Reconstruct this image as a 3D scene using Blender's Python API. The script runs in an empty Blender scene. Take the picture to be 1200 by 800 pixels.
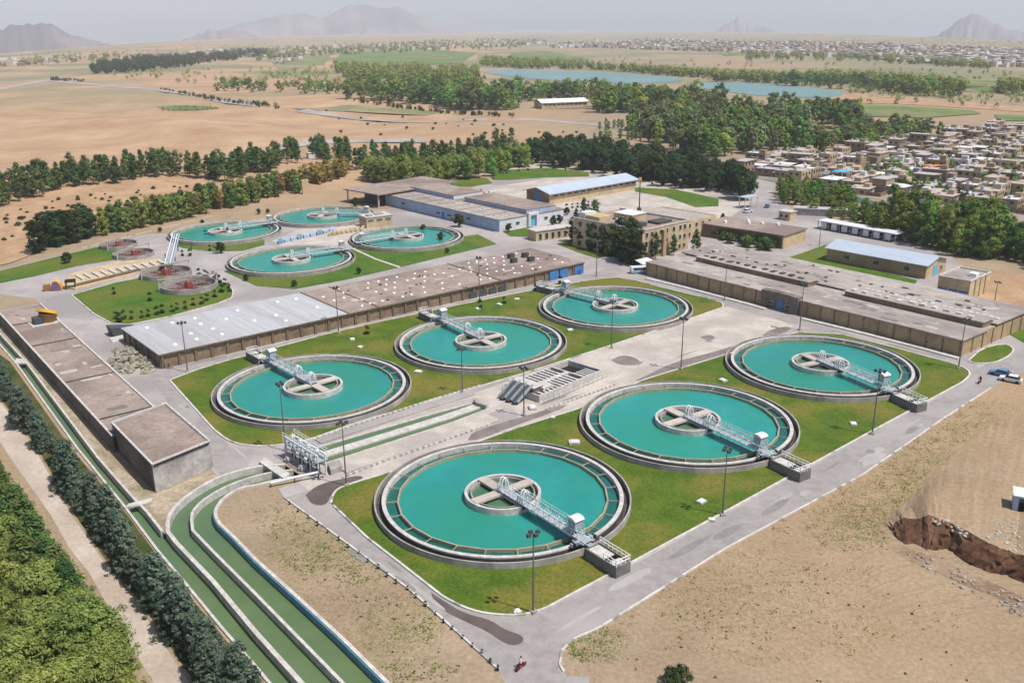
import bpy, bmesh, math, random
import numpy as np
from mathutils import Vector, Matrix
from mathutils.geometry import delaunay_2d_cdt
random.seed(7); np.random.seed(7)
SC = bpy.context.scene; COL = SC.collection
R = math.radians
# ------------------------------------------------------------------ camera, world, sun, exposure
H, F, PITCH, ROLL = 70.301, 1092.7, 0.3257, -0.0084
_cp, _sp = math.cos(PITCH), math.sin(PITCH)
FWD = np.array([0, _cp, -_sp]); _up = np.array([0, _sp, _cp]); _rt = np.array([1., 0, 0])
RGT = math.cos(ROLL) * _rt + math.sin(ROLL) * _up
UP = -math.sin(ROLL) * _rt + math.cos(ROLL) * _up
cam = bpy.data.cameras.new('camera'); cam_o = bpy.data.objects.new('camera', cam); COL.objects.link(cam_o)
cam.sensor_width = 36; cam.lens = F / 1200 * 36; cam.clip_start = 1; cam.clip_end = 40000
cam_o.matrix_world = Matrix(((RGT[0], UP[0], -FWD[0], 0), (RGT[1], UP[1], -FWD[1], 0), (RGT[2], UP[2], -FWD[2], H), (0, 0, 0, 1)))
SC.camera = cam_o
SUN_EL, SUN_AZ = 62, -28           # azimuth measured anticlockwise from +X
w = bpy.data.worlds.new('World'); SC.world = w; w.use_nodes = True
nt = w.node_tree; bg = nt.nodes['Background']; sky = nt.nodes.new('ShaderNodeTexSky')
sky.sky_type = 'NISHITA'; sky.sun_disc = False; sky.sun_elevation = R(SUN_EL)
sky.sun_rotation = R(90 - SUN_AZ); sky.altitude = 1500; sky.dust_density = 5.0; sky.air_density = 1.0
nt.links.new(sky.outputs[0], bg.inputs[0]); bg.inputs[1].default_value = 0.12
sun = bpy.data.lights.new('sun', 'SUN'); sun.energy = 4.7; sun.angle = R(0.5); sun.color = (1.0, 0.96, 0.90)
sun_o = bpy.data.objects.new('sun', sun); COL.objects.link(sun_o)
_d = Vector((math.cos(R(SUN_AZ)) * math.cos(R(SUN_EL)), math.sin(R(SUN_AZ)) * math.cos(R(SUN_EL)), math.sin(R(SUN_EL))))
sun_o.rotation_euler = _d.to_track_quat('Z', 'Y').to_euler(); sun_o.location = (200, 0, 300)
SC.view_settings.view_transform = 'Standard'; SC.view_settings.look = 'None'
SC.view_settings.exposure = 0.0; SC.view_settings.gamma = 1.0
SC.cycles.use_denoising = True
SC.cycles.max_bounces = 6; SC.cycles.diffuse_bounces = 3; SC.cycles.volume_bounces = 2
HAZE = 9e-5
# ------------------------------------------------------------------ terrain and placing helpers
def sstep(a, b, x): t = min(1, max(0, (x - a) / (b - a))); return t * t * (3 - 2 * t)
def tz(x, y):
    d = math.hypot(x, y)
    lat = (x / max(y, 50.)) * 1.82
    th = .0046 + .0135 * min(lat * lat, 1.4) + (.0035 * min(lat * lat, 1.2) if lat < 0 else 0)
    q = d * th - H
    z = -(q + math.log1p(math.exp(-abs(q) / 4)) * 4 if q > 0 else math.log1p(math.exp(q / 4)) * 4) if q > -60 else 0
    # sandy bank behind the left lawns and the rolling desert
    z += 6.5 * math.exp(-((x + 215) / 85) ** 2 - ((y - 455) / 58) ** 2)
    z += 3.5 * math.exp(-((x + 120) / 50) ** 2 - ((y - 490) / 40) ** 2)
    if x < 60 and y > 470:
        k = sstep(470, 620, y) * (1 - sstep(-60, 60, x)) * (1 - sstep(900, 1300, y))
        z += k * (2.6 * math.sin(x / 47 + 1.3 * math.sin(y / 90)) + 3.2 * math.sin(y / 44 + x / 120) + 1.6 * math.sin((x + y) / 33))
    return z
def ray(px, py):
    d = FWD * F + RGT * (px - 600) - UP * (py - 400); return d / np.linalg.norm(d)
def W(px, py, z=0.):
    """photo pixel (1200x800) -> the point where that line of sight meets height z"""
    d = ray(px, py); t = (z - H) / d[2]; return Vector((d[0] * t, d[1] * t, z))
def G(px, py):
    """photo pixel -> the point of the terrain it shows"""
    z = 0.
    for _ in range(12):
        p = W(px, py, z); z = .5 * z + .5 * tz(p.x, p.y)
    p = W(px, py, z); return Vector((p.x, p.y, tz(p.x, p.y)))
ANG = .6993
U = Vector((math.cos(ANG), math.sin(ANG), 0)); V = Vector((-math.sin(ANG), math.cos(ANG), 0))
# ------------------------------------------------------------------ materials
MATS = {}
def M(name, c1, c2=None, scale=.4, rough=.85, spec=.2, bump=0., c3=None, scale3=.03, lo=.38, hi=.62, obj=False, stretch=None, metal=0., rnd=0., detail=5, fine=None):
    m = bpy.data.materials.new(name); m.use_nodes = True; MATS[name] = m
    n = m.node_tree.nodes; l = m.node_tree.links; b = n['Principled BSDF']
    b.inputs['Roughness'].default_value = rough; b.inputs['Specular IOR Level'].default_value = spec; b.inputs['Metallic'].default_value = metal
    b.inputs['Base Color'].default_value = (*c1, 1)
    if obj: src = n.new('ShaderNodeTexCoord').outputs['Object']
    else: src = n.new('ShaderNodeNewGeometry').outputs['Position']
    if stretch:
        mp = n.new('ShaderNodeMapping'); mp.inputs['Scale'].default_value = stretch[:3]
        if len(stretch) > 3: mp.inputs['Rotation'].default_value = (0, 0, stretch[3])
        mp.vector_type = 'TEXTURE' if False else 'POINT'
        if len(stretch) > 3:
            m0 = n.new('ShaderNodeMapping'); m0.inputs['Rotation'].default_value = (0, 0, stretch[3]); l.new(src, m0.inputs[0]); src = m0.outputs[0]; mp.inputs['Rotation'].default_value = (0, 0, 0)
        l.new(src, mp.inputs[0]); src = mp.outputs[0]
    out = None
    if c2:
        t = n.new('ShaderNodeTexNoise'); t.inputs['Scale'].default_value = scale; t.inputs['Detail'].default_value = detail; t.inputs['Roughness'].default_value = .62
        l.new(src, t.inputs['Vector'])
        r = n.new('ShaderNodeValToRGB'); r.color_ramp.elements[0].position = lo; r.color_ramp.elements[1].position = hi
        r.color_ramp.elements[0].color = (*c1, 1); r.color_ramp.elements[1].color = (*c2, 1)
        l.new(t.outputs[0], r.inputs[0]); out = r.outputs[0]
        if c3:
            t3 = n.new('ShaderNodeTexNoise'); t3.inputs['Scale'].default_value = scale3; t3.inputs['Detail'].default_value = 4; l.new(src, t3.inputs['Vector'])
            r3 = n.new('ShaderNodeValToRGB'); r3.color_ramp.elements[0].position = .46; r3.color_ramp.elements[1].position = .62
            l.new(t3.outputs[0], r3.inputs[0])
            mx = n.new('ShaderNodeMix'); mx.data_type = 'RGBA'; mx.inputs[7].default_value = (*c3, 1)
            l.new(r3.outputs[0], mx.inputs[0]); l.new(out, mx.inputs[6]); out = mx.outputs[2]
        if bump:
            bp = n.new('ShaderNodeBump'); bp.inputs['Strength'].default_value = bump; bp.inputs['Distance'].default_value = .3
            l.new(t.outputs[0], bp.inputs['Height']); l.new(bp.outputs[0], b.inputs['Normal'])
    if fine:
        tf = n.new('ShaderNodeTexNoise'); tf.inputs['Scale'].default_value = fine[0]; tf.inputs['Detail'].default_value = 5; tf.inputs['Roughness'].default_value = .7; l.new(src, tf.inputs['Vector'])
        rf = n.new('ShaderNodeValToRGB'); rf.color_ramp.elements[0].position = .33; rf.color_ramp.elements[1].position = .67
        rf.color_ramp.elements[0].color = (*(fine[1],) * 3, 1); rf.color_ramp.elements[1].color = (*(fine[2],) * 3, 1); l.new(tf.outputs[0], rf.inputs[0])
        mf = n.new('ShaderNodeMix'); mf.data_type = 'RGBA'; mf.blend_type = 'MULTIPLY'; mf.inputs[0].default_value = 1; l.new(out, mf.inputs[6]); l.new(rf.outputs[0], mf.inputs[7]); out = mf.outputs[2]
    if rnd:
        oi = n.new('ShaderNodeObjectInfo'); hs = n.new('ShaderNodeHueSaturation')
        mr = n.new('ShaderNodeMapRange'); mr.inputs[3].default_value = .5 - rnd * .12; mr.inputs[4].default_value = .5 + rnd * .12; l.new(oi.outputs['Random'], mr.inputs[0]); l.new(mr.outputs[0], hs.inputs['Hue'])
        mv = n.new('ShaderNodeMath'); mv.operation = 'MULTIPLY'; mv.inputs[1].default_value = 7.31; l.new(oi.outputs['Random'], mv.inputs[0])
        fr = n.new('ShaderNodeMath'); fr.operation = 'FRACT'; l.new(mv.outputs[0], fr.inputs[0])
        mr2 = n.new('ShaderNodeMapRange'); mr2.inputs[3].default_value = 1 - rnd; mr2.inputs[4].default_value = 1 + rnd; l.new(fr.outputs[0], mr2.inputs[0]); l.new(mr2.outputs[0], hs.inputs['Value'])
        if out: l.new(out, hs.inputs['Color'])
        else: hs.inputs['Color'].default_value = (*c1, 1)
        out = hs.outputs[0]
    if out: l.new(out, b.inputs['Base Color'])
    return m
def leafmat(name, c1, c2, scale=.6, rnd=.38):
    m = M(name, c1, c2, scale=scale, rough=.75, spec=.15, obj=True, rnd=rnd, lo=.35, hi=.68, detail=3)
    n = m.node_tree.nodes; l = m.node_tree.links; b = n['Principled BSDF']; o = n['Material Output']
    tr = n.new('ShaderNodeBsdfTranslucent'); mx = n.new('ShaderNodeMixShader'); mx.inputs[0].default_value = .22
    l.new(b.inputs['Base Color'].links[0].from_socket, tr.inputs[0])
    l.new(b.outputs[0], mx.inputs[1]); l.new(tr.outputs[0], mx.inputs[2]); l.new(mx.outputs[0], o.inputs['Surface'])
    return m
M('yard', (.34, .305, .29), (.42, .38, .36), scale=.12, c3=(.29, .262, .25), scale3=.035, bump=.05, fine=(1.2, 0.90, 1.06))
M('road', (.272, .246, .232), (.33, .302, .286), scale=.5, c3=(.36, .33, .312), scale3=.06, stretch=(1, 1, 1), fine=(1.6, 0.93, 1.05))
M('wet', (.095, .072, .062), (.13, .10, .085), scale=.3, rough=.45, spec=.4)
M('damp', (.17, .14, .13), (.24, .20, .185), scale=.3)
M('beige_pave', (.44, .385, .335), (.55, .49, .43), scale=.2, c3=(.40, .35, .31), scale3=.08, fine=(1.4, 0.86, 1.08))
M('kerb', (.62, .59, .55), (.46, .43, .40), scale=.7)
M('kerb_dark', (.10, .095, .09))
M('grass', (.055, .105, .008), (.100, .150, .013), scale=.22, c3=(.165, .152, .026), scale3=.075, bump=.3, lo=.33, hi=.66, detail=8, fine=(2.2, 0.62, 1.25))
M('grass_fresh', (.048, .115, .008), (.082, .150, .013), scale=.25, c3=(.12, .145, .02), scale3=.05, bump=.3, detail=8, fine=(2.0, 0.68, 1.22))
M('field', (.10, .17, .035), (.14, .20, .055), scale=.02, c3=(.20, .20, .08), scale3=.008, fine=(0.06, 0.8, 1.15))
M('field_pale', (.22, .21, .10), (.16, .19, .07), scale=.015, c3=(.30, .25, .15), scale3=.006, fine=(0.05, 0.8, 1.15))
M('concrete', (.43, .40, .365), (.30, .275, .25), scale=.5, obj=True, c3=(.30, .27, .245), scale3=.25, fine=(2.0, 0.74, 1.14))
M('concrete_light', (.60, .565, .525), (.46, .43, .395), scale=.8, obj=True, fine=(1.8, 0.8, 1.1))
M('concrete_old', (.36, .335, .315), (.27, .25, .235), scale=.35, c3=(.42, .39, .36), scale3=.1, bump=.1, fine=(1.6, 0.72, 1.14))
M('box_wall_shaded', (.13, .12, .115), (.20, .185, .175), scale=.6, obj=True)  # concrete darkened all round to carry the shade of the boxes' sunless side
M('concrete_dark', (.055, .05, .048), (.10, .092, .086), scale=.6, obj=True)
M('baffle', (.40, .335, .235), (.30, .25, .17), scale=.8, obj=True)
M('tank_water', (.018, .228, .195), (.024, .268, .225), scale=.16, rough=.24, spec=.3, obj=True, c3=(.022, .235, .160), scale3=.05, rnd=.05, bump=.02)
M('clear_water', (.012, .105, .092), (.018, .135, .115), scale=.4, rough=.25, spec=.3, obj=True)
M('well_water', (.05, .14, .085), (.08, .16, .09), scale=.5, rough=.3, spec=.3, obj=True)
M('canal_water', (.098, .150, .062), (.115, .170, .072), scale=.15, rough=.22, spec=.35, c3=(.085, .150, .075), scale3=.05)
M('canal_water_blue', (.028, .110, .085), (.040, .130, .095), scale=.15, rough=.22, spec=.35)
M('lake_water', (.15, .255, .25), (.19, .285, .275), scale=.01, rough=.5, spec=.3)
M('steel_white', (.70, .72, .73), (.55, .57, .58), scale=2, obj=True, rough=.5)
M('steel_grey', (.36, .40, .43), (.29, .32, .345), scale=2, obj=True, rough=.5)
M('steel_dark', (.07, .075, .08), rough=.6)
M('pole_grey', (.16, .16, .155), (.11, .11, .105), scale=3, obj=True, rough=.5)
M('blue_paint', (.05, .17, .42), (.07, .21, .46), scale=1, rough=.5)
M('canal_blue', (.09, .26, .40), (.16, .30, .38), scale=.6, rough=.6)
M('light_blue', (.12, .42, .58), rough=.5)
M('roof_brown', (.285, .220, .185), (.36, .287, .245), scale=.25, c3=(.225, .172, .145), scale3=.06, bump=.1, fine=(1.3, 0.76, 1.16))
M('roof_tan', (.345, .300, .265), (.42, .37, .33), scale=.3, c3=(.28, .24, .215), scale3=.07, bump=.1, stretch=(1, .35, 1, -ANG), fine=(1.2, 0.78, 1.14))
M('roof_metal', (.43, .43, .44), (.49, .49, .50), scale=.3, rough=.55, stretch=(3.5, .15, 1, -ANG), c3=(.38, .37, .37), scale3=.05, fine=(1.0, 0.86, 1.08))
M('roof_blue', (.40, .46, .53), (.46, .52, .58), scale=.5, rough=.5, stretch=(3, .15, 1, -ANG))
M('skylight', (.85, .85, .83), rough=.4)
M('brick_tan', (.46, .335, .195), (.38, .27, .155), scale=.8, bump=.1, c3=(.33, .235, .14), scale3=.15, fine=(1.6, 0.78, 1.15))
M('brick_cream', (.60, .465, .28), (.50, .38, .225), scale=.6, bump=.1, c3=(.44, .335, .20), scale3=.2, fine=(1.6, 0.82, 1.12))
M('brick_old', (.30, .215, .135), (.23, .165, .105), scale=.7, c3=(.17, .125, .085), scale3=.2, fine=(1.5, 0.75, 1.15))
M('brick_pier', (.15, .11, .08), (.20, .15, .105), scale=1)
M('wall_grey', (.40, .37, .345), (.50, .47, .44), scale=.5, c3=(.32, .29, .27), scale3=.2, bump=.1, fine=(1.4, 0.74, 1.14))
M('wall_dark', (.235, .195, .165), (.175, .145, .125), scale=.4, c3=(.13, .105, .09), scale3=.15, fine=(1.2, 0.7, 1.15))  # dark wall tone; also carries the painted shade of walls turned from the sun
M('wall_blue', (.36, .45, .58), (.30, .385, .51), scale=.4)
M('wall_white', (.66, .67, .69), (.58, .59, .61), scale=.5)
M('glass_dark', (.03, .035, .045), rough=.15, spec=.5)
M('black', (.02, .02, .022), rough=.7)
M('white', (.80, .80, .78), rough=.5)
M('yellow', (.78, .43, .05), (.68, .36, .04), scale=1, rough=.6)
M('orange_brown', (.32, .17, .06), (.24, .12, .045), scale=1)
M('red_rust', (.34, .085, .065), (.25, .06, .05), scale=1.2)
M('sludge', (.15, .115, .105), (.23, .185, .17), scale=.3, rough=.5, spec=.3)
M('purple', (.22, .13, .20), (.16, .10, .15), scale=1)
M('dirt_brown', (.125, .062, .035), (.085, .042, .025), scale=.6, c3=(.17, .09, .05), scale3=.3, bump=.4, fine=(1.6, 0.6, 1.25))  # brown earth, darkened further so the dug bank face looks shaded
M('dirt_orange', (.41, .26, .15), (.345, .215, .125), scale=.25, c3=(.46, .30, .18), scale3=.08, bump=.15, fine=(1.2, 0.8, 1.14))
M('dirt_path', (.46, .385, .32), (.53, .45, .375), scale=.2, c3=(.42, .34, .27), scale3=.08, fine=(1.3, 0.84, 1.1))
M('beige_dirt', (.36, .29, .21), (.44, .36, .27), scale=.35, c3=(.24, .22, .12), scale3=.15, fine=(1.4, 0.74, 1.16))
M('rubble', (.50, .43, .35), (.24, .20, .16), scale=1.3, obj=True, rnd=.3)
M('rock', (.46, .42, .37), (.34, .30, .26), scale=1.5, rnd=.3)
M('bark', (.13, .10, .075), (.20, .16, .12), scale=3, obj=True)
M('skin', (.45, .28, .20)); M('cloth_dark', (.03, .032, .04)); M('cloth_white', (.7, .7, .7)); M('tyre', (.02, .02, .02)); M('red', (.55, .05, .06))
M('car_white', (.72, .73, .74), rough=.3, spec=.5); M('car_blue', (.10, .22, .42), rough=.3, spec=.5)
leafmat('leaf_spruce', (.045, .085, .052), (.215, .265, .190), scale=1.6, rnd=.18)
leafmat('leaf_pine', (0.052, 0.098, 0.026), (0.15, 0.205, 0.058), scale=1.2)
leafmat('leaf_dark', (0.022, 0.05, 0.015), (0.062, 0.1, 0.026), scale=.6)
leafmat('leaf_yellow', (.085, .135, .024), (.350, .395, .105), scale=1.5, rnd=.18)
leafmat('leaf_green', (0.095, 0.175, 0.022), (0.25, 0.33, 0.065), scale=.7)
leafmat('leaf_poplar', (0.085, 0.16, 0.026), (0.21, 0.285, 0.058), scale=.6)
leafmat('leaf_gold', (0.24, 0.185, 0.045), (0.4, 0.31, 0.09), scale=.8)
leafmat('leaf_grey', (0.14, 0.17, 0.07), (0.24, 0.25, 0.13), scale=.8)
leafmat('leaf_rust', (.11, .055, .035), (.15, .085, .05), scale=.8)
M('village_soil', (.27, .225, .185), (.36, .305, .255), scale=.12, c3=(.17, .18, .10), scale3=.03, fine=(.8, .75, 1.15))
M('spoil_soil', (.29, .20, .125), (.37, .265, .175), scale=.4, c3=(.22, .145, .09), scale3=.12, fine=(1.5, .75, 1.15))
M('verge', (.030, .055, .010), (.060, .085, .018), scale=.4, c3=(.10, .09, .035), scale3=.15, fine=(2.0, .6, 1.3))
# ground: sand, with the ochre desert, the pale lot and the pinkish far plain by place
def ground_mat():
    m = M('ground', (.310, .240, .165), (.385, .305, .215), scale=.07, c3=(.405, .280, .168), scale3=.006, bump=.12, detail=9)
    n = m.node_tree.nodes; l = m.node_tree.links; b = n['Principled BSDF']; base = b.inputs['Base Color'].links[0].from_socket
    pos = n.new('ShaderNodeNewGeometry').outputs['Position']
    f = n.new('ShaderNodeTexNoise'); f.inputs['Scale'].default_value = 1.6; f.inputs['Detail'].default_value = 9; f.inputs['Roughness'].default_value = .75; l.new(pos, f.inputs['Vector'])
    r = n.new('ShaderNodeValToRGB'); r.color_ramp.elements[0].position = .30; r.color_ramp.elements[1].position = .72
    r.color_ramp.elements[0].color = (.62, .58, .52, 1); r.color_ramp.elements[1].color = (1.20, 1.17, 1.12, 1); l.new(f.outputs[0], r.inputs[0])
    mu = n.new('ShaderNodeMix'); mu.data_type = 'RGBA'; mu.blend_type = 'MULTIPLY'; mu.inputs[0].default_value = 1; l.new(base, mu.inputs[6]); l.new(r.outputs[0], mu.inputs[7])
    # scrubby olive ground on the far plain (patchy)
    sx = n.new('ShaderNodeSeparateXYZ'); l.new(pos, sx.inputs[0])
    mr = n.new('ShaderNodeMapRange'); mr.inputs[1].default_value = 800; mr.inputs[2].default_value = 1300; l.new(sx.outputs['Y'], mr.inputs[0])
    s = n.new('ShaderNodeTexNoise'); s.inputs['Scale'].default_value = .0035; s.inputs['Detail'].default_value = 8; l.new(pos, s.inputs['Vector'])
    sr = n.new('ShaderNodeValToRGB'); sr.color_ramp.elements[0].position = .45; sr.color_ramp.elements[1].position = .57; l.new(s.outputs[0], sr.inputs[0])
    mm = n.new('ShaderNodeMath'); mm.operation = 'MULTIPLY'; l.new(mr.outputs[0], mm.inputs[0]); l.new(sr.outputs[0], mm.inputs[1])
    m2 = n.new('ShaderNodeMix'); m2.data_type = 'RGBA'; m2.inputs[7].default_value = (.205, .205, .115, 1); l.new(mm.outputs[0], m2.inputs[0]); l.new(mu.outputs[2], m2.inputs[6])
    # the ochre desert at the far left
    ox = n.new('ShaderNodeMapRange'); ox.inputs[1].default_value = 60; ox.inputs[2].default_value = -90; l.new(sx.outputs['X'], ox.inputs[0])
    oy = n.new('ShaderNodeMapRange'); oy.inputs[1].default_value = 330; oy.inputs[2].default_value = 480; l.new(sx.outputs['Y'], oy.inputs[0])
    om = n.new('ShaderNodeMath'); om.operation = 'MULTIPLY'; l.new(ox.outputs[0], om.inputs[0]); l.new(oy.outputs[0], om.inputs[1])
    on = n.new('ShaderNodeTexNoise'); on.inputs['Scale'].default_value = .022; on.inputs['Detail'].default_value = 10; on.inputs['Roughness'].default_value = .68; l.new(pos, on.inputs['Vector'])
    orr = n.new('ShaderNodeValToRGB'); orr.color_ramp.elements[0].position = .36; orr.color_ramp.elements[1].position = .64; orr.color_ramp.elements[0].color = (.345, .215, .122, 1); orr.color_ramp.elements[1].color = (.48, .322, .198, 1); l.new(on.outputs[0], orr.inputs[0])
    mo = n.new('ShaderNodeMix'); mo.data_type = 'RGBA'; l.new(om.outputs[0], mo.inputs[0]); l.new(mu.outputs[2], mo.inputs[6]); l.new(orr.outputs[0], mo.inputs[7]); l.new(mo.outputs[2], m2.inputs[6])
    # tufts of weed speckle on the near sand
    t = n.new('ShaderNodeTexNoise'); t.inputs['Scale'].default_value = .09; t.inputs['Detail'].default_value = 9; t.inputs['Roughness'].default_value = .75; l.new(pos, t.inputs['Vector'])
    tr = n.new('ShaderNodeValToRGB'); tr.color_ramp.elements[0].position = .58; tr.color_ramp.elements[1].position = .68; l.new(t.outputs[0], tr.inputs[0])
    tk = n.new('ShaderNodeMath'); tk.operation = 'MULTIPLY'; tk.inputs[1].default_value = .62; l.new(tr.outputs[0], tk.inputs[0])
    m3 = n.new('ShaderNodeMix'); m3.data_type = 'RGBA'; m3.inputs[7].default_value = (.27, .235, .105, 1); l.new(tk.outputs[0], m3.inputs[0]); l.new(m2.outputs[2], m3.inputs[6])
    l.new(m3.outputs[2], b.inputs['Base Color'])
ground_mat()
# ------------------------------------------------------------------ object helpers
ORG = {}
def tag(o, label=None, cat=None, group=None, kind=None):
    if label: o['label'] = label
    if cat: o['category'] = cat
    if group: o['group'] = group
    if kind: o['kind'] = kind
    return o
def thing(name, label, cat, loc=(0, 0, 0), rz=0., group=None):
    o = bpy.data.objects.new(name, None); COL.objects.link(o); o.empty_display_size = .5
    o.location = loc; o.rotation_euler = (0, 0, rz); return tag(o, label, cat, group)
class MB:
    def __init__(s): s.v = []; s.f = []; s.m = []
    def add(s, vs, fs, mi=0):
        o = len(s.v); s.v += [tuple(p) for p in vs]; s.f += [tuple(i + o for i in f) for f in fs]; s.m += [mi] * len(fs)
    def box(s, x0, y0, z0, x1, y1, z1, mi=0):
        s.add([(x0, y0, z0), (x1, y0, z0), (x1, y1, z0), (x0, y1, z0), (x0, y0, z1), (x1, y0, z1), (x1, y1, z1), (x0, y1, z1)],
              [(0, 3, 2, 1), (4, 5, 6, 7), (0, 1, 5, 4), (1, 2, 6, 5), (2, 3, 7, 6), (3, 0, 4, 7)], mi); return s
    def prism(s, poly, z0, z1, mi=0):
        n = len(poly); s.add([(p[0], p[1], z0) for p in poly] + [(p[0], p[1], z1) for p in poly],
              [tuple(range(n))[::-1], tuple(range(n, 2 * n))] + [(i, (i + 1) % n, n + (i + 1) % n, n + i) for i in range(n)], mi); return s
    def tube(s, a, b, r0, r1=None, n=6, mi=0):
        a = Vector(a); b = Vector(b); r1 = r0 if r1 is None else r1; d = (b - a).normalized()
        x = d.orthogonal().normalized(); y = d.cross(x)
        vs = [a + (x * math.cos(6.2832 * i / n) + y * math.sin(6.2832 * i / n)) * r0 for i in range(n)] + [b + (x * math.cos(6.2832 * i / n) + y * math.sin(6.2832 * i / n)) * r1 for i in range(n)]
        s.add(vs, [(i, (i + 1) % n, n + (i + 1) % n, n + i) for i in range(n)] + [tuple(range(n))[::-1], tuple(range(n, 2 * n))], mi); return s
    def bar(s, a, b, w, h, mi=0):
        """beam of section w x h from a to b"""
        a = Vector(a); b = Vector(b); d = (b - a).normalized(); x = d.cross(Vector((0, 0, 1)))
        x = x.normalized() if x.length > 1e-4 else Vector((1, 0, 0)); y = x.cross(d); x = x * w / 2; y = y * h / 2
        s.add([a - x - y, a + x - y, a + x + y, a - x + y, b - x - y, b + x - y, b + x + y, b - x + y],
              [(0, 3, 2, 1), (4, 5, 6, 7), (0, 1, 5, 4), (1, 2, 6, 5), (2, 3, 7, 6), (3, 0, 4, 7)], mi); return s
    def ring(s, r0, r1, z0, z1, n=96, mi=0, c=(0, 0), a0=0., a1=6.283185307):
        full = abs(a1 - a0) > 6.28; k = n if full else n + 1; o = len(s.v); t0 = a0
        for r, z in ((r0, z0), (r1, z0), (r1, z1), (r0, z1)):
            for i in range(k):
                t = a0 + (a1 - a0) * i / n; s.v.append((c[0] + r * math.cos(t), c[1] + r * math.sin(t), z))
        for q in range(4):
            for i in range(n):
                j = (i + 1) % k; s.f.append((o + q * k + i, o + q * k + j, o + ((q + 1) % 4) * k + j, o + ((q + 1) % 4) * k + i)); s.m.append(mi)
        return s
    def disc(s, r, z, n=96, mi=0, c=(0, 0)):
        s.add([(c[0] + r * math.cos(6.2832 * i / n), c[1] + r * math.sin(6.2832 * i / n), z) for i in range(n)], [tuple(range(n))], mi); return s
    def ball(s, c, rx, ry, rz, n=8, mi=0, rough=0.):
        vs = []; k = n // 2 + 1
        for i in range(k + 1):
            for j in range(n):
                t = math.pi * i / k; p = 6.2832 * j / n; q = 1 + rough * (random.random() - .5)
                vs.append((c[0] + rx * q * math.sin(t) * math.cos(p), c[1] + ry * q * math.sin(t) * math.sin(p), c[2] + rz * q * math.cos(t)))
        s.add(vs, [(i * n + j, (i + 1) * n + j, (i + 1) * n + (j + 1) % n, i * n + (j + 1) % n) for i in range(k) for j in range(n)], mi); return s
    def build(s, name, mats, parent=None, world=False, smooth=False):
        """links the gathered shapes as one mesh object; world=True when the shapes are in world coordinates"""
        me = bpy.data.meshes.new(name); off = Vector((0, 0, 0))
        if world and parent is not None:
            p = parent
            while p is not None: off += p.location; p = p.parent
        me.from_pydata([tuple(Vector(v) - off) for v in s.v], [], s.f)
        for m in (mats if isinstance(mats, (list, tuple)) else [mats]): me.materials.append(MATS[m])
        me.polygons.foreach_set('material_index', s.m)
        if smooth: me.polygons.foreach_set('use_smooth', [True] * len(s.f))
        me.update(); o = bpy.data.objects.new(name, me); COL.objects.link(o)
        if parent is not None: o.parent = parent
        return o
def dup(o, parent=None):
    c = o.copy(); COL.objects.link(c)
    if parent is not None: c.parent = parent
    for ch in o.children: dup(ch, c)
    return c
def place(proto, first, loc, rz, label, group=None, s=1.):
    o = proto if first else dup(proto)
    o.location = loc; o.rotation_euler = (0, 0, rz); o.scale = (s, s, s) if not isinstance(s, tuple) else s
    o['label'] = label
    if group: o['group'] = group
    return o
def inpoly(x, y, P):
    c = False; j = len(P) - 1
    for i in range(len(P)):
        if (P[i][1] > y) != (P[j][1] > y) and x < (P[j][0] - P[i][0]) * (y - P[i][1]) / (P[j][1] - P[i][1]) + P[i][0]: c = not c
        j = i
    return c
HOLES = []
def cdt_sheet(name, polys, z, mat, pts=(), holes=True, drape=False, parent=None, outer=True):
    """a flat sheet over the outline(s) polys, with the canal basins cut out of it"""
    vs = [tuple(p[:2]) for p in pts]; es = []
    for P in list(polys) + (HOLES if holes else []):
        o = len(vs); vs += [(p[0], p[1]) for p in P]; es += [(o + i, o + (i + 1) % len(P)) for i in range(len(P))]
    r = delaunay_2d_cdt([Vector(v) for v in vs], es, [], 0, 1e-4)
    V2, T = r[0], r[2]; keep = []
    for t in T:
        cx = sum(V2[i].x for i in t) / len(t); cy = sum(V2[i].y for i in t) / len(t)
        if outer and not any(inpoly(cx, cy, P) for P in polys): continue
        if holes and any(inpoly(cx, cy, P) for P in HOLES): continue
        a, b, c = (V2[i] for i in t[:3])
        if (b - a).cross(c - a) < 0: t = t[::-1]
        keep.append(tuple(t))
    me = bpy.data.meshes.new(name)
    me.from_pydata([(v.x, v.y, (tz(v.x, v.y) if drape else 0) + z) for v in V2], [], keep); me.materials.append(MATS[mat])
    o = bpy.data.objects.new(name, me); COL.objects.link(o)
    if parent is not None: o.parent = parent
    return o
def PX(L, z=0.): return [W(x, y, z) for x, y in L]
def smooth(L, k=3):
    """round a pixel polyline's corners (Chaikin)"""
    for _ in range(k):
        q = [L[0]]
        for a, b in zip(L, L[1:]): q += [(.75 * a[0] + .25 * b[0], .75 * a[1] + .25 * b[1]), (.25 * a[0] + .75 * b[0], .25 * a[1] + .75 * b[1])]
        L = q + [L[-1]]
    return L
def struct(name, polys_px, z, mat, **k):
    return tag(cdt_sheet(name, [PX(P, 0) for P in polys_px], z, mat, **k), kind='structure')
def offset_line(L, d):
    out = []
    for i, p in enumerate(L):
        a = L[max(0, i - 1)]; b = L[min(len(L) - 1, i + 1)]; t = Vector((b[0] - a[0], b[1] - a[1])).normalized()
        out.append((p[0] - t.y * d, p[1] + t.x * d))
    return out
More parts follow.
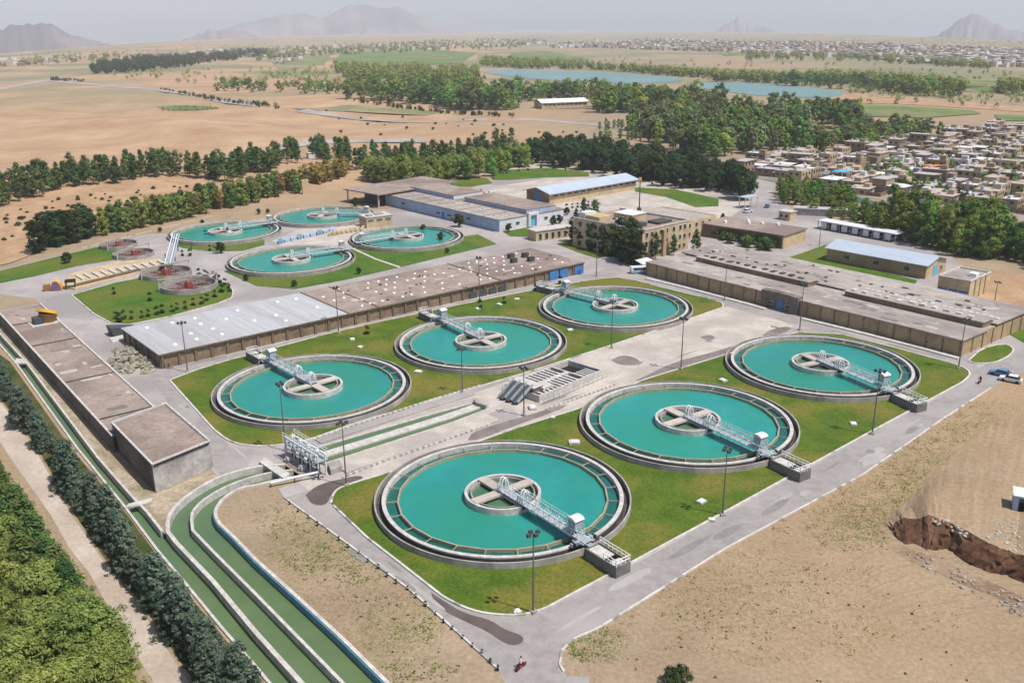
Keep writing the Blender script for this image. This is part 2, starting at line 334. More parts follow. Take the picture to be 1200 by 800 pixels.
def strip(mb, L, w, z0, z1, mi=0, side=0., closed=False):
    """wall or kerb of width w along the world polyline L; side shifts it sideways"""
    if closed: L = list(L) + [L[0]]
    A = offset_line(L, w / 2 + side); B = offset_line(L, -w / 2 + side); n = len(L)
    vs = [(*p, z0) for p in A] + [(*p, z0) for p in B] + [(*p, z1) for p in B] + [(*p, z1) for p in A]; fs = []
    for i in range(n - 1):
        for q in range(4): fs.append((q * n + i, q * n + i + 1, ((q + 1) % 4) * n + i + 1, ((q + 1) % 4) * n + i))
    fs += [(0, n, 2 * n, 3 * n), (n - 1, 4 * n - 1, 3 * n - 1, 2 * n - 1)]
    mb.add(vs, fs, mi)
def resample(L, d):
    out = [Vector((L[0][0], L[0][1]))]; rest = 0
    for a, b in zip(L, L[1:]):
        a = Vector((a[0], a[1])); b = Vector((b[0], b[1])); ln = (b - a).length; t = d - rest
        while t <= ln: out.append(a + (b - a) * t / ln); t += d
        rest = (rest + ln) % d
    return out
ONES = 'zeroth first second third fourth fifth sixth seventh eighth ninth tenth eleventh twelfth thirteenth fourteenth fifteenth sixteenth seventeenth eighteenth nineteenth'.split()
TENS = {2: 'twent', 3: 'thirt', 4: 'fort', 5: 'fift', 6: 'sixt', 7: 'sevent', 8: 'eight', 9: 'ninet'}
TEN2 = TENS
def ordn(n):
    if n < 20: return ONES[n]
    return TENS[n // 10] + 'ieth' if n % 10 == 0 else TENS[n // 10] + 'y-' + ONES[n % 10]
def scatter(poly, n, seed=1, mind=0.):
    r = random.Random(seed); xs = [p[0] for p in poly]; ys = [p[1] for p in poly]; out = []; tries = 0
    while len(out) < n and tries < n * 60:
        tries += 1; x = r.uniform(min(xs), max(xs)); y = r.uniform(min(ys), max(ys))
        if inpoly(x, y, poly) and all((x - a) ** 2 + ((y - b) * 2) ** 2 > mind * mind for a, b in out): out.append((x, y))
    return sorted(out)
# ================================================================== THE SETTING
# canal basins (outlines in photo pixels, dropped onto the ground plane)
LC_L = [(-60, 342), (0, 404), (19, 426), (91, 526), (143, 590), (186, 647), (214, 680), (260, 736), (300, 782), (345, 835)]
LC_R = [(-45, 342), (8, 400), (30, 424), (115, 537), (159, 587), (172, 600), (190, 623)]
WALL_A = smooth([(334, 545), (310, 546), (280, 552), (256, 560), (230, 574), (212, 588), (201, 600), (196, 613), (197, 624)], 1) + [(207, 637), (250, 682), (300, 742), (355, 803), (390, 845)]
DIV = smooth([(344, 551), (318, 554), (300, 558), (270, 568), (244, 582), (230, 594), (224, 604), (226, 622)], 1) + [(250, 647), (275, 672), (300, 697), (350, 748), (402, 801), (445, 845)]
BLUE = smooth([(356, 559), (330, 562), (302, 569), (280, 573), (262, 584), (253, 597), (253, 607), (258, 615)], 1) + [(275, 631), (300, 657), (350, 702), (400, 748), (450, 797), (490, 838)]
CA = [(p[0], p[1]) for p in PX(WALL_A)]; CD = PX(DIV); CB = PX(BLUE); LL = PX(LC_L); LR = PX(LC_R)
T2 = lambda L: [tuple(p[:2]) for p in L]
HOLES.append(T2(LL) + T2(PX([(390, 845), (355, 803), (300, 742), (250, 682), (207, 637), (198, 628)])) + T2(LR[::-1]))
HOLES.append(T2(CB[::-1]) + T2(PX(WALL_A[:-5] + [(210, 637), (253, 682), (303, 742), (358, 803), (393, 845)])))
TW_A = PX([(352, 533), (375, 524), (512, 484), (557, 472)]); TW_B = PX([(358, 540), (384, 532), (520, 490), (560, 476)])
TW_C = PX([(372, 547), (386, 541), (532, 494), (571, 479)])
HOLES.append([tuple(p[:2]) for p in TW_A] + [tuple(p[:2]) for p in TW_C[::-1]])
# the ground: one sheet to the horizon
gx = list(np.arange(-330, 331, 15)); gx += list(np.arange(-700, -330, 30)) + list(np.arange(345, 720, 30))
for s in (-1, 1):
    q = 740
    while q < 15000: gx.append(s * q); q *= 1.13
gy = list(np.arange(30, 720, 15)) + [-50, -300, -900]
q = 735
while q < 15000: gy.append(q); q *= 1.045
gpts = [(x + random.uniform(-.2, .2), y + random.uniform(-.2, .2)) for x in gx for y in gy]
GR = cdt_sheet('ground', [[(-14900, -900), (14900, -900), (14900, 14800), (-14900, 14800)]], 0, 'ground', pts=[p for p in gpts if -14800 < p[0] < 14800 and -880 < p[1] < 14700], drape=True)
tag(GR, kind='structure')
for p in GR.data.polygons: p.use_smooth = True
# water in the canals, 1.2 m below the copings
def water(name, P, z, mat): return tag(cdt_sheet(name, [P], z, mat, holes=False), kind='structure')
water('canal_water', [p[:2] for p in offset_line(LL, -.3)] + [p[:2] for p in PX([(394, 845), (304, 742), (254, 682), (209, 637), (200, 628)])] + [p[:2] for p in offset_line(LR, .4)[::-1]], -.95, 'canal_water')
water('canal_water', [p[:2] for p in offset_line(CB, .5)[::-1]] + [p for p in offset_line(CA, -.5)], -.9, 'canal_water')
water('canal_water', [p[:2] for p in offset_line(TW_A, .3)] + [p[:2] for p in offset_line(TW_C, -.3)[::-1]], -.04, 'canal_water')
# paved yard
YARD = [(604, 830), (585, 785), (535, 740), (480, 692), (400, 633), (333, 583), (326, 572), (360, 561), (335, 541), (310, 545), (280, 551), (256, 559), (250, 552), (200, 500), (120, 420), (40, 350), (0, 345), (-40, 338),
        (-40, 326), (0, 316), (95, 293), (160, 277), (250, 255), (330, 235), (400, 214), (430, 208), (500, 212), (570, 203), (612, 193), (640, 193), (700, 199), (760, 209), (810, 217), (862, 224), (880, 215), (893, 205), (912, 207), (905, 228), (925, 243), (962, 252), (1045, 280), (1110, 299), (1145, 322), (1180, 352), (1215, 380), (1240, 400), (1210, 432), (1164, 452), (1105, 490), (1010, 556), (930, 600), (850, 642), (770, 690), (700, 736), (672, 748), (659, 760), (656, 778), (664, 792), (690, 792), (690, 830)]
struct('yard_pavement', [YARD], .03, 'yard')
# roads of the yard laid a little smoother than the concrete
struct('road', [[(333, 583), (392, 566), (388, 590), (430, 632), (520, 702), (548, 717), (590, 724), (628, 720), (730, 668), (860, 598), (1010, 514), (1132, 449), (1141, 440), (1131, 429), (1070, 413), (980, 391), (900, 372), (765, 336), (745, 322), (762, 318), (900, 352), (1010, 382), (1125, 413), (1180, 388), (1215, 380), (1240, 400), (1210, 432), (1164, 451), (1105, 489), (1010, 555), (850, 641), (700, 735), (672, 747), (660, 760), (657, 780), (664, 791), (660, 826), (606, 826), (586, 784), (480, 691), (400, 632)]], .045, 'road')
struct('road', [[(160, 415), (188, 436), (300, 409), (400, 386), (560, 350), (686, 322), (722, 312), (700, 303), (735, 318), (716, 325), (660, 336), (568, 353), (400, 389), (330, 408), (199, 443), (270, 524), (300, 527), (290, 548), (258, 556), (215, 500)]], .05, 'road')
struct('road', [[(378, 523), (600, 445), (710, 407), (862, 356), (900, 370), (930, 382), (862, 412), (745, 450), (720, 467), (620, 498), (560, 521), (500, 539), (400, 571), (370, 580), (350, 566)]], .04, 'beige_pave')
M('repair', (.215, .195, .185), (.26, .238, .225), scale=.6); M('worn', (.40, .37, .35), (.35, .322, .305), scale=.4)
_r = random.Random(31)
for (x0, y0), (x1, y1), n_ in (((430, 645), (600, 775), 7), ((660, 740), (1120, 470), 14), ((210, 470), (290, 540), 4), ((230, 425), (660, 328), 8), ((780, 332), (1100, 418), 7), ((1120, 440), (1200, 400), 3), ((640, 470), (850, 395), 6)):
    d_ = (W(x1, y1) - W(x0, y0)).normalized(); q_ = Vector((-d_.y, d_.x, 0)); P0, P1 = W(x0, y0), W(x1, y1)
    for i_ in range(n_):
        c_ = P0 + (P1 - P0) * _r.random() + q_ * _r.uniform(-2.2, 2.2); a_, b_ = _r.uniform(.8, 5.5), _r.uniform(.25, 1.1)
        P = [c_ + d_ * (a_ * math.cos(k * .785) * _r.uniform(.7, 1.1)) + q_ * (b_ * math.sin(k * .785) * _r.uniform(.6, 1.2)) for k in range(8)]
        tag(cdt_sheet('road_patch', [[(p.x, p.y) for p in P]], .058 + .0005 * i_, _r.choice(['repair', 'worn', 'repair']), holes=False), kind='structure')
struct('wet_patch', [smooth([(505, 694), (520, 704), (545, 719), (575, 726), (592, 738), (612, 744), (614, 752), (602, 757), (588, 752), (570, 739), (545, 728), (518, 715), (508, 703), (505, 694)], 2)], .052, 'wet')
struct('wet_patch', [smooth([(358, 580), (372, 568), (400, 561), (420, 557), (428, 560), (405, 567), (388, 579), (383, 592), (366, 592), (358, 580)], 2)], .054, 'wet')
struct('wet_patch', [smooth([(548, 516), (553, 507), (575, 499), (620, 486), (668, 472), (655, 481), (600, 500), (562, 515), (548, 516)], 1)], .052, 'damp')
struct('wet_patch', [smooth([(745, 446), (790, 424), (835, 413), (872, 401), (862, 412), (815, 428), (762, 447), (745, 446)], 1)], .052, 'damp')
struct('wet_patch', [smooth([(716, 422), (728, 416), (742, 418), (752, 424), (742, 429), (724, 427), (716, 422)], 2)], .053, 'damp')
struct('wet_patch', [smooth([(893, 393), (905, 385), (925, 382), (928, 386), (912, 392), (900, 395), (893, 393)], 2)], .053, 'damp')
struct('wet_patch', [smooth([(820, 395), (832, 392), (840, 396), (830, 400), (820, 395)], 2)], .054, 'damp')
struct('pavement', [[(670, 447), (742, 422), (800, 403), (815, 409), (760, 432), (700, 454)]], .05, 'beige_pave')
struct('pavement', [[(478, 520), (560, 490), (590, 478), (603, 478), (612, 497), (566, 512)]], .046, 'yard')
# lawns with their kerbs
def lawn(px, mat='grass', z=.13, kerb=True, k=0):
    P = PX(px); o = tag(cdt_sheet('lawn', [P], z, mat, pts=[]), kind='structure')
    if kerb:
        mb = MB(); L = resample(P + [P[0]], 1.1)
        for i, (a, b) in enumerate(zip(L, L[1:])):
            strip(mb, [a, b], .34, 0, .22, mi=(i % 2 if k else (0 if random.random() < .93 else 1)))
        tag(mb.build('kerb', ['kerb', 'kerb_dark' if k else 'concrete_old']), kind='structure')
    return o
lawn(smooth([(388, 590), (391, 577), (402, 570), (480, 547), (500, 540), (560, 518), (620, 497), (690, 476), (745, 449), (765, 442), (860, 413)], 1) + [(905, 396), (935, 390), (985, 392), (1060, 411)] + smooth([(1085, 418), (1127, 429), (1139, 438), (1128, 448)], 2) + [(1010, 512), (850, 600), (730, 665), (660, 702)] + smooth([(640, 713), (612, 722), (570, 720), (545, 713), (520, 700)], 2) + [(470, 661), (430, 630)], k=0)
lawn(smooth([(199, 446), (240, 430), (330, 406), (400, 387), (568, 351), (660, 334), (700, 327), (730, 325), (790, 341), (846, 354), (848, 360)], 1) + [(800, 377), (710, 407), (620, 436), (420, 495)] + smooth([(370, 513), (340, 521), (300, 524), (270, 519), (250, 503)], 2) + [(225, 475)])
lawn(smooth([(84, 346), (150, 327), (210, 322), (262, 329), (274, 340), (272, 349)], 1) + [(255, 356), (200, 371), (150, 381), (130, 379), (110, 368)], 'grass_fresh')
lawn([(-10, 334), (40, 324), (90, 312), (150, 302), (150, 292), (112, 290), (60, 303), (-10, 320)], 'grass_fresh', kerb=False)
lawn([(275, 316), (262, 318), (300, 335), (345, 339), (400, 329), (470, 313), (528, 299), (582, 286), (560, 275), (500, 283), (430, 290), (340, 300)], 'grass_fresh', kerb=False)
lawn([(203, 287), (215, 291), (250, 295), (285, 294), (310, 287), (310, 280), (240, 283)], 'grass_fresh', kerb=False)
lawn([(262, 256), (330, 243), (392, 236), (460, 240), (395, 233), (330, 238)], 'grass', kerb=False)
lawn([(524, 212), (545, 208), (570, 209), (577, 215), (552, 219), (530, 219)], 'grass_fresh', kerb=False)
lawn([(572, 206), (600, 199), (640, 197), (690, 202), (690, 207), (640, 208), (600, 211), (580, 211)], 'grass_fresh', kerb=False)
lawn([(742, 220), (790, 222), (842, 233), (842, 242), (815, 243), (780, 231), (745, 225)], 'grass_fresh', kerb=False)
lawn([(590, 272), (622, 266), (640, 270), (642, 274), (620, 278), (598, 277)], 'grass_fresh', kerb=False)
lawn([(652, 286), (672, 280), (700, 286), (720, 300), (700, 303), (678, 296)], 'grass', kerb=False)
lawn([(922, 303), (968, 287), (985, 293), (980, 304), (1000, 309), (1075, 329), (1072, 334), (985, 315)], 'grass_fresh', kerb=False)
lawn(smooth([(1135, 423), (1150, 409), (1175, 403), (1189, 408), (1184, 417), (1165, 426), (1140, 426)], 1), 'grass_fresh')
lawn([(1183, 392), (1215, 380), (1225, 388), (1200, 402)], 'grass_fresh', kerb=False)
# dirt path, verge of the spruce row, earth strip beside the left hall
struct('dirt_path', [[(-80, 440), (-40, 428), (0, 470), (41, 526), (82, 600), (125, 663), (160, 706), (226, 806), (262, 850), (205, 850), (180, 800), (140, 735), (105, 672), (80, 640), (60, 604), (20, 548), (0, 518)]], .03, 'dirt_path')
struct('verge', [[(-44, 385), (12, 424), (84, 526), (150, 604), (200, 672), (255, 738), (290, 782), (330, 835), (256, 835), (222, 790), (164, 704), (128, 662), (86, 600), (45, 526), (0, 466), (-36, 430)]], .05, 'verge')
struct('earth_strip', [[(-40, 338), (0, 378), (60, 448), (130, 540), (183, 580), (172, 598), (159, 584), (115, 534), (30, 421), (8, 397), (-45, 346)]], .02, 'beige_dirt')
# distant desert road, sandy plots, river and fields
struct('far_road', [[(208, 194), (235, 187), (300, 175), (360, 166), (420, 163), (500, 164), (500, 167), (420, 166), (362, 170), (305, 179), (240, 191)]], .35, 'yard', drape=True)
struct('far_road', [[(60, 94), (130, 100), (180, 103), (230, 111), (262, 119), (300, 124), (360, 131), (358, 132.5), (296, 126.5), (255, 121), (225, 113), (176, 105), (128, 102), (60, 96)]], .3, 'yard', drape=True)
struct('far_road', [[(0, 103), (40, 96), (70, 92), (70, 94), (40, 98.5), (0, 106)]], .3, 'yard', drape=True)
struct('far_road', [[(262, 118), (360, 130), (420, 134), (520, 140), (520, 141.5), (420, 136), (350, 132), (262, 120)]], .35, 'yard', drape=True)
struct('far_road', [[(520, 138), (560, 135), (620, 138), (700, 146), (762, 155), (790, 160), (788, 162.5), (760, 157.5), (700, 148), (620, 140), (560, 137)]], .3, 'yard', drape=True)
LAKES = [[(562, 84), (600, 82), (650, 83), (720, 86), (790, 90.5), (805, 93), (790, 97), (745, 98.5), (690, 97), (640, 94), (590, 90)],
         [(812, 98), (850, 96.5), (900, 98.5), (950, 103), (990, 108), (988, 113), (965, 115), (915, 114), (880, 112), (845, 107), (815, 103)]]
for P in LAKES: struct('lake', [smooth(P + [P[0]], 2)[:-1]], .4, 'lake_water')
for P, m in [([(1000, 124), (1060, 125), (1140, 130), (1150, 134), (1080, 139), (1010, 137), (990, 130)], 'field'), ([(1165, 135), (1230, 137), (1230, 143), (1170, 142)], 'field'),
             ([(600, 62), (640, 60), (690, 70), (690, 77), (620, 78), (590, 72)], 'field'), ([(700, 76), (830, 80), (1000, 86), (1140, 96), (1200, 100), (1200, 112), (1100, 106), (900, 92), (720, 84)], 'field_pale'),
             ([(400, 62), (500, 58), (560, 62), (540, 74), (440, 80), (390, 74)], 'field'), ([(300, 122), (420, 124), (520, 132), (500, 136), (400, 131), (350, 129)], 'field_pale'),
             ([(182, 126), (205, 124), (240, 125), (258, 127), (240, 129), (200, 130)], 'field'), ([(560, 64), (600, 66), (600, 74), (560, 72)], 'field_pale'), ([(310, 66), (390, 62), (380, 76), (330, 84)], 'field_pale'),
             ([(1060, 92), (1200, 96), (1230, 104), (1230, 116), (1150, 108)], 'field'), ([(840, 62), (900, 60), (905, 63), (850, 66)], 'field')]:
    tag(cdt_sheet('field', [[tuple(G(x, y)[:2]) for x, y in P]], .5, m, holes=False, drape=True), kind='structure')
struct('river_bank', [[(965, 113), (1000, 110), (1060, 114), (1160, 122), (1230, 128), (1230, 134), (1150, 128), (1050, 122), (990, 122)]], .3, 'dirt_orange')
struct('canal_water', [[(905, 203), (960, 221), (1000, 231), (1040, 240), (1165, 262), (1230, 276), (1230, 281), (1165, 267), (1040, 245), (1000, 236), (960, 226)]], .3, 'canal_water_blue')
struct('parking_court', [[(560, 229), (580, 219), (640, 209), (690, 208), (740, 206), (810, 222), (842, 234), (870, 232), (878, 240), (850, 258), (815, 268), (745, 258), (720, 248), (640, 246), (600, 240)]], .055, 'beige_pave')
struct('village_ground', [[(850, 200), (880, 180), (985, 178), (1030, 166), (1110, 155), (1240, 143), (1260, 280), (1180, 262), (1075, 240), (1000, 230), (940, 222)]], .12, 'village_soil')
struct('bank_slope', [smooth([(-20, 258), (30, 240), (100, 225), (180, 218), (235, 216), (250, 222), (180, 245), (110, 262), (60, 284), (25, 306), (-20, 316), (-20, 258)], 2)[:-1]], .25, 'dirt_orange', drape=True, pts=[tuple(G(x, y)[:2]) for x, y in scatter([(-20, 258), (100, 225), (235, 216), (180, 245), (60, 284), (-20, 310)], 120, 77)])
struct('dirt_lot', [[(1135, 322), (1165, 320), (1230, 322), (1230, 372), (1212, 378), (1185, 355), (1150, 352)]], .04, 'dirt_orange')
struct('path', [[(560, 203), (612, 192), (640, 192), (690, 199), (760, 211), (830, 221), (880, 234), (876, 240), (842, 229), (780, 218), (720, 209), (660, 200), (615, 197), (570, 207)]], .06, 'dirt_path')
struct('gravel_patch', [smooth([(1152, 640), (1165, 622), (1185, 604), (1230, 590), (1230, 650), (1200, 652), (1175, 648), (1152, 640)], 1)], .02, 'yard')
struct('spoil', [smooth([(1035, 612), (1050, 628), (1062, 643), (1100, 652), (1130, 668), (1180, 690), (1230, 715), (1230, 735), (1180, 705), (1130, 685), (1080, 664), (1045, 645), (1028, 625), (1035, 612)], 2)], .02, 'spoil_soil')
struct('earth_patch', [[(183, 578), (250, 551), (262, 556), (230, 572), (212, 586), (200, 600), (196, 614), (190, 616), (176, 594), (172, 582)]], .025, 'beige_dirt')
M('track', (.255, .19, .125), (.33, .255, .175), scale=1.2); _r = random.Random(12); tb = MB()
for k in range(17):
    q = k * .062; L = [(985 + 12 * k + 70 * (1 - math.cos(t)) - 190 * math.cos(t) * (.25 + q), 790 - (150 - 2.5 * k) * math.sin(t) + 30 * q) for t in np.linspace(_r.uniform(.75, 1.0), _r.uniform(1.6, 2.6), 22)]
    if k % 3 == 2: continue
    i0 = 0
    while i0 < 20:
        i1 = min(21, i0 + _r.randint(3, 8)); strip(tb, [p[:2] for p in PX([(x + _r.uniform(-.6, .6), y + _r.uniform(-.5, .5)) for x, y in L[i0:i1 + 1]])], _r.uniform(.1, .26), .0, .025); i0 = i1 + _r.choice((0, 1, 2, 4))
tag(tb.build('tyre_tracks', 'track'), kind='structure')
# canal walls: long concrete ribbons
def ribbon(name, L, w, z0, z1, mats, label, cat='wall', side=0):
    mb = MB(); strip(mb, [p[:2] for p in L], w, z0, z1, side=side); return tag(mb.build(name, mats), label, cat)
ribbon('canal_wall', LL, .36, -1.9, .22, 'concrete_light', 'pale concrete wall along the spruce side of the long straight canal')
ribbon('canal_wall', LR, .4, -1.9, .24, 'concrete_light', 'pale concrete wall along the building side of the long straight canal')
ribbon('canal_wall', CA, .6, -1.9, .26, 'concrete_light', 'thick curved outer wall parting the curved channels from the straight canal')
ribbon('canal_wall', CD, .42, -1.9, .2, 'concrete_light', 'curved concrete divider in the middle of the two green channels')
ribbon('canal_wall', CB, .5, -1.9, .28, 'concrete_light', 'curved inner channel wall with a blue band, beside the sandy triangle')
mb = MB(); strip(mb, [p[:2] for p in CB], .14, -1.0, .12, side=-.325); tag(mb.build('canal_lining', 'canal_blue'), 'blue painted band on the water side of the inner channel wall', 'lining')
ribbon('canal_wall', TW_A, .4, -1.5, .13, 'concrete_light', 'outer wall of the twin channels next to the left lawn', side=.2)
ribbon('canal_wall', TW_B, 2.1, -1.5, .2, 'concrete_light', 'broad pale divider between the twin straight channels')
ribbon('canal_wall', TW_C, .4, -1.5, .13, 'concrete_light', 'outer wall of the twin channels on the road side', side=-.2)
ribbon('end_wall', [TW_A[-1], TW_B[-1], TW_C[-1]], .8, -1.5, .9, 'concrete', 'raised concrete head wall closing the twin channels')
ribbon('apron', PX([(398, 550), (440, 535), (540, 502), (576, 489)]), 4.6, -.5, .3, 'beige_pave', 'broad beige concrete apron along the road side of the twin channels', 'apron')
ribbon('apron', PX([(372, 518), (440, 496), (510, 474), (553, 461)]), 2.4, -.5, .26, 'yard', 'grey concrete apron between left lawn and the twin channels', 'apron')
for nm, L in (('striped kerb on the road side of the twin channels', [(402, 560), (440, 545), (540, 510), (577, 497)]), ('striped kerb along the left lawn beside the twin channels', [(367, 516), (440, 491), (510, 468), (565, 452)]),
              ('striped kerb along the beige strip beside the middle right tank', [(640, 480), (672, 469), (700, 459), (722, 451)])):
    mb = MB(); Q = resample(PX(L), .6)
    for i, (a, b) in enumerate(zip(Q, Q[1:])): strip(mb, [a, b], .3, 0, .36, mi=i % 2)
    tag(mb.build('kerb', ['kerb', 'concrete_old']), kind='structure')
mb = MB(); L = PX([(757, 327), (800, 337), (880, 358), (897, 363)]); strip(mb, L, 1.3, 0, .35); L = PX([(940, 374), (1010, 391), (1080, 409), (1124, 421)]); strip(mb, L, 1.3, 0, .35)
tag(mb.build('kerb', 'concrete_light'), kind='structure')
for L in ([(333, 583), (400, 632), (480, 691), (535, 740), (586, 786)], [(1164, 453), (1105, 491), (1010, 557), (850, 643), (700, 737), (672, 749), (659, 761), (656, 779), (663, 791)], [(95, 291), (160, 275), (250, 253), (330, 233), (400, 212)]):
    mb = MB(); Q = resample(PX(L), 1.3)
    for a, b in zip(Q, Q[1:]): strip(mb, [a, b], .28, 0, .2, mi=0 if random.random() < .8 else 1)
    tag(mb.build('kerb', ['kerb', 'concrete_old']), kind='structure')
# slabs crossing the canals
def slab(px, z0, z1, mat, label, cat='slab', name='footbridge'):
    mb = MB(); mb.prism([(p.x, p.y) for p in PX(px)], z0, z1); return tag(mb.build(name, mat), label, cat)
slab([(304, 544), (310, 539), (340, 558), (333, 564)], .1, .55, 'concrete_light', 'narrow concrete footbridge slab across the two green channels', 'footbridge')
slab([(146, 597), (152, 592), (180, 585), (176, 591)], .1, .4, 'concrete_light', 'pale slab across the straight canal by the corner of the tall block', 'footbridge')
slab([(17, 427), (19, 421), (32, 423), (30, 427)], .0, .35, 'concrete_light', 'short weir slab across the upper straight canal', 'weir')
# ================================================================== TREES AND PLANTS
def leaf_object(name, pts, nrm, size, mat, elong=1.6):
    """one mesh of leaf sprays: a bent quad at every point"""
    n = len(pts); pts = np.asarray(pts); nrm = np.asarray(nrm); nrm = nrm / (np.linalg.norm(nrm, axis=1, keepdims=True) + 1e-9)
    r = np.random.normal(size=(n, 3)); t = np.cross(nrm, r); t /= (np.linalg.norm(t, axis=1, keepdims=True) + 1e-9); b = np.cross(nrm, t)
    s = (size * np.random.uniform(.6, 1.4, n))[:, None]
    q = np.stack([pts - t * s * elong * .5, pts + b * s * .42 + nrm * s * .1, pts + t * s * elong * .5, pts - b * s * .42 + nrm * s * .1], 1).reshape(-1, 3)
    me = bpy.data.meshes.new(name); me.vertices.add(4 * n); me.vertices.foreach_set('co', q.ravel().astype(np.float32))
    me.loops.add(4 * n); me.loops.foreach_set('vertex_index', np.arange(4 * n, dtype=np.int32))
    me.polygons.add(n); me.polygons.foreach_set('loop_start', np.arange(0, 4 * n, 4, dtype=np.int32)); me.polygons.foreach_set('loop_total', np.full(n, 4, np.int32))
    me.update(calc_edges=True); me.materials.append(MATS[mat])
    o = bpy.data.objects.new(name, me); COL.objects.link(o); return o
def crown_points(shape, n, Hh, Rr, z0, clumps, cs, rng):
    """leaf points on branch clumps inside a conical, round or columnar crown of height Hh, radius Rr"""
    C = []
    while len(C) < clumps:
        t = rng.random(); a = rng.random() * 6.2832
        if shape == 'cone': e = Rr * (1 - t) ** .75 * (.72 + .4 * rng.random()) + .04 * Rr; q = e * rng.random() ** .35
        elif shape == 'column': e = Rr * min(1, 3.2 * t + .35) * min(1, (1.04 - t) * 2.6) ** .7 * (.75 + .4 * rng.random()); q = e * rng.random() ** .4
        else:
            u = 2 * t - 1; e = Rr * math.sqrt(max(0, 1 - u * u)) * (.7 + .45 * rng.random()); q = e * rng.random() ** .3
            if u < -.55 and rng.random() < .6: continue
        C.append((q * math.cos(a), q * math.sin(a), z0 + t * Hh))
    C = np.array(C); k = rng.integers(0, clumps, n); cr = cs * (.6 + .8 * rng.random(clumps))
    d = rng.normal(size=(n, 3)); d /= np.linalg.norm(d, axis=1, keepdims=True); rad = rng.random(n) ** .45
    off = d * (rad * cr[k])[:, None]; off[:, 2] *= .75
    P = C[k] + off
    axis = np.stack([P[:, 0], P[:, 1], (P[:, 2] - z0 - Hh * .35) * (.8 if shape != 'column' else .3)], 1); axis /= (np.linalg.norm(axis, axis=1, keepdims=True) + 1e-6)
    N = d * .8 + axis * .7 + np.array([0, 0, .45]) + rng.normal(size=(n, 3)) * .35
    return P, N, C
def make_tree(name, label, cat, shape, n, Hh, Rr, z0, clumps, cs, leaf, mat, seed, limbs=5, trunk=.16, parts=True, elong=1.6):
    rng = np.random.default_rng(seed); random.seed(seed)
    P, N, C = crown_points(shape, n, Hh, Rr, z0, clumps, cs, rng)
    mb = MB(); top = z0 + Hh * (.85 if shape != 'round' else .55)
    mb.tube((0, 0, -.2), (.1, .05, z0 + Hh * .3), trunk, trunk * .7, 6); mb.tube((.1, .05, z0 + Hh * .3), (0, 0, top), trunk * .7, trunk * .15, 5)
    for c in C[:limbs]: mb.tube((.05, .02, max(.3, c[2] - .55 * math.hypot(c[0], c[1]) - .2)), c, trunk * .4, trunk * .1, 4)
    if parts:
        t = thing(name, label, cat); mb.build('trunk', 'bark', t); cr = leaf_object('crown', P, N, leaf, mat, elong); cr.parent = t
        return t
    o = leaf_object(name, P, N, leaf, mat, elong); return tag(o, label, cat)
TREE_N = {}
def plant(protos, spots, label, group, smin=.85, smax=1.15, numbered=None, terrain=False):
    """sets trees out at photo-pixel spots; numbered = the words that follow an ordinal"""
    rs = random.Random(len(spots) * 13 + 5)
    for i, sp in enumerate(spots):
        if 606 < sp[0] < 698 and 119 < sp[1] < 152: continue
        pr = protos[rs.randrange(len(protos))]; first = pr.name not in TREE_N; TREE_N[pr.name] = 1
        p = G(sp[0], sp[1]); k = rs.uniform(smin, smax) * (sp[2] if len(sp) > 2 else 1)
        lb = label if numbered is None else '%s, %s %s' % (label, ordn(i + 1), numbered)
        place(pr, first, p, rs.random() * 6.28, lb, group, (k * rs.uniform(.88, 1.12), k * rs.uniform(.88, 1.12), k))
def along(L, n, jx=3., jy=2., seed=1):
    """n pixel spots spread along a polyline"""
    r = random.Random(seed); Q = [(L[0][0], L[0][1])]; d = [0]
    for a, b in zip(L, L[1:]): d.append(d[-1] + math.hypot(b[0] - a[0], b[1] - a[1]))
    out = []
    for i in range(n):
        t = d[-1] * (i + .5) / n; k = max(j for j in range(len(d)) if d[j] <= t); k = min(k, len(L) - 2); f = (t - d[k]) / (d[k + 1] - d[k])
        out.append((L[k][0] + (L[k + 1][0] - L[k][0]) * f + r.uniform(-jx, jx), L[k][1] + (L[k + 1][1] - L[k][1]) * f + r.uniform(-jy, jy)))
    return out
# --- spruce row between path and canal
spr = [make_tree('spruce_tree', 'x', 'spruce', 'cone', 8000, 7.2, 2.3, .3, 170, .44, .20, 'leaf_spruce', 11 + i, limbs=14) for i in range(3)]
ROW = [(-60, 385), (-30, 425), (0, 460), (40, 514), (74, 560), (112, 612), (152, 668), (196, 728), (240, 784), (285, 842)]
plant(spr, along(ROW, 38, 7, 6, 3), 'blue-green spruce beside the straight canal', 'spruces beside the canal', .58, 1.2, 'from the far end')
brw = make_tree('bare_bush', 'rust-brown leafless bush among the blue-green spruces beside the canal', 'bush', 'round', 2500, 3.2, 2.0, .4, 40, .5, .2, 'leaf_rust', 5)
brw.location = W(72, 540)
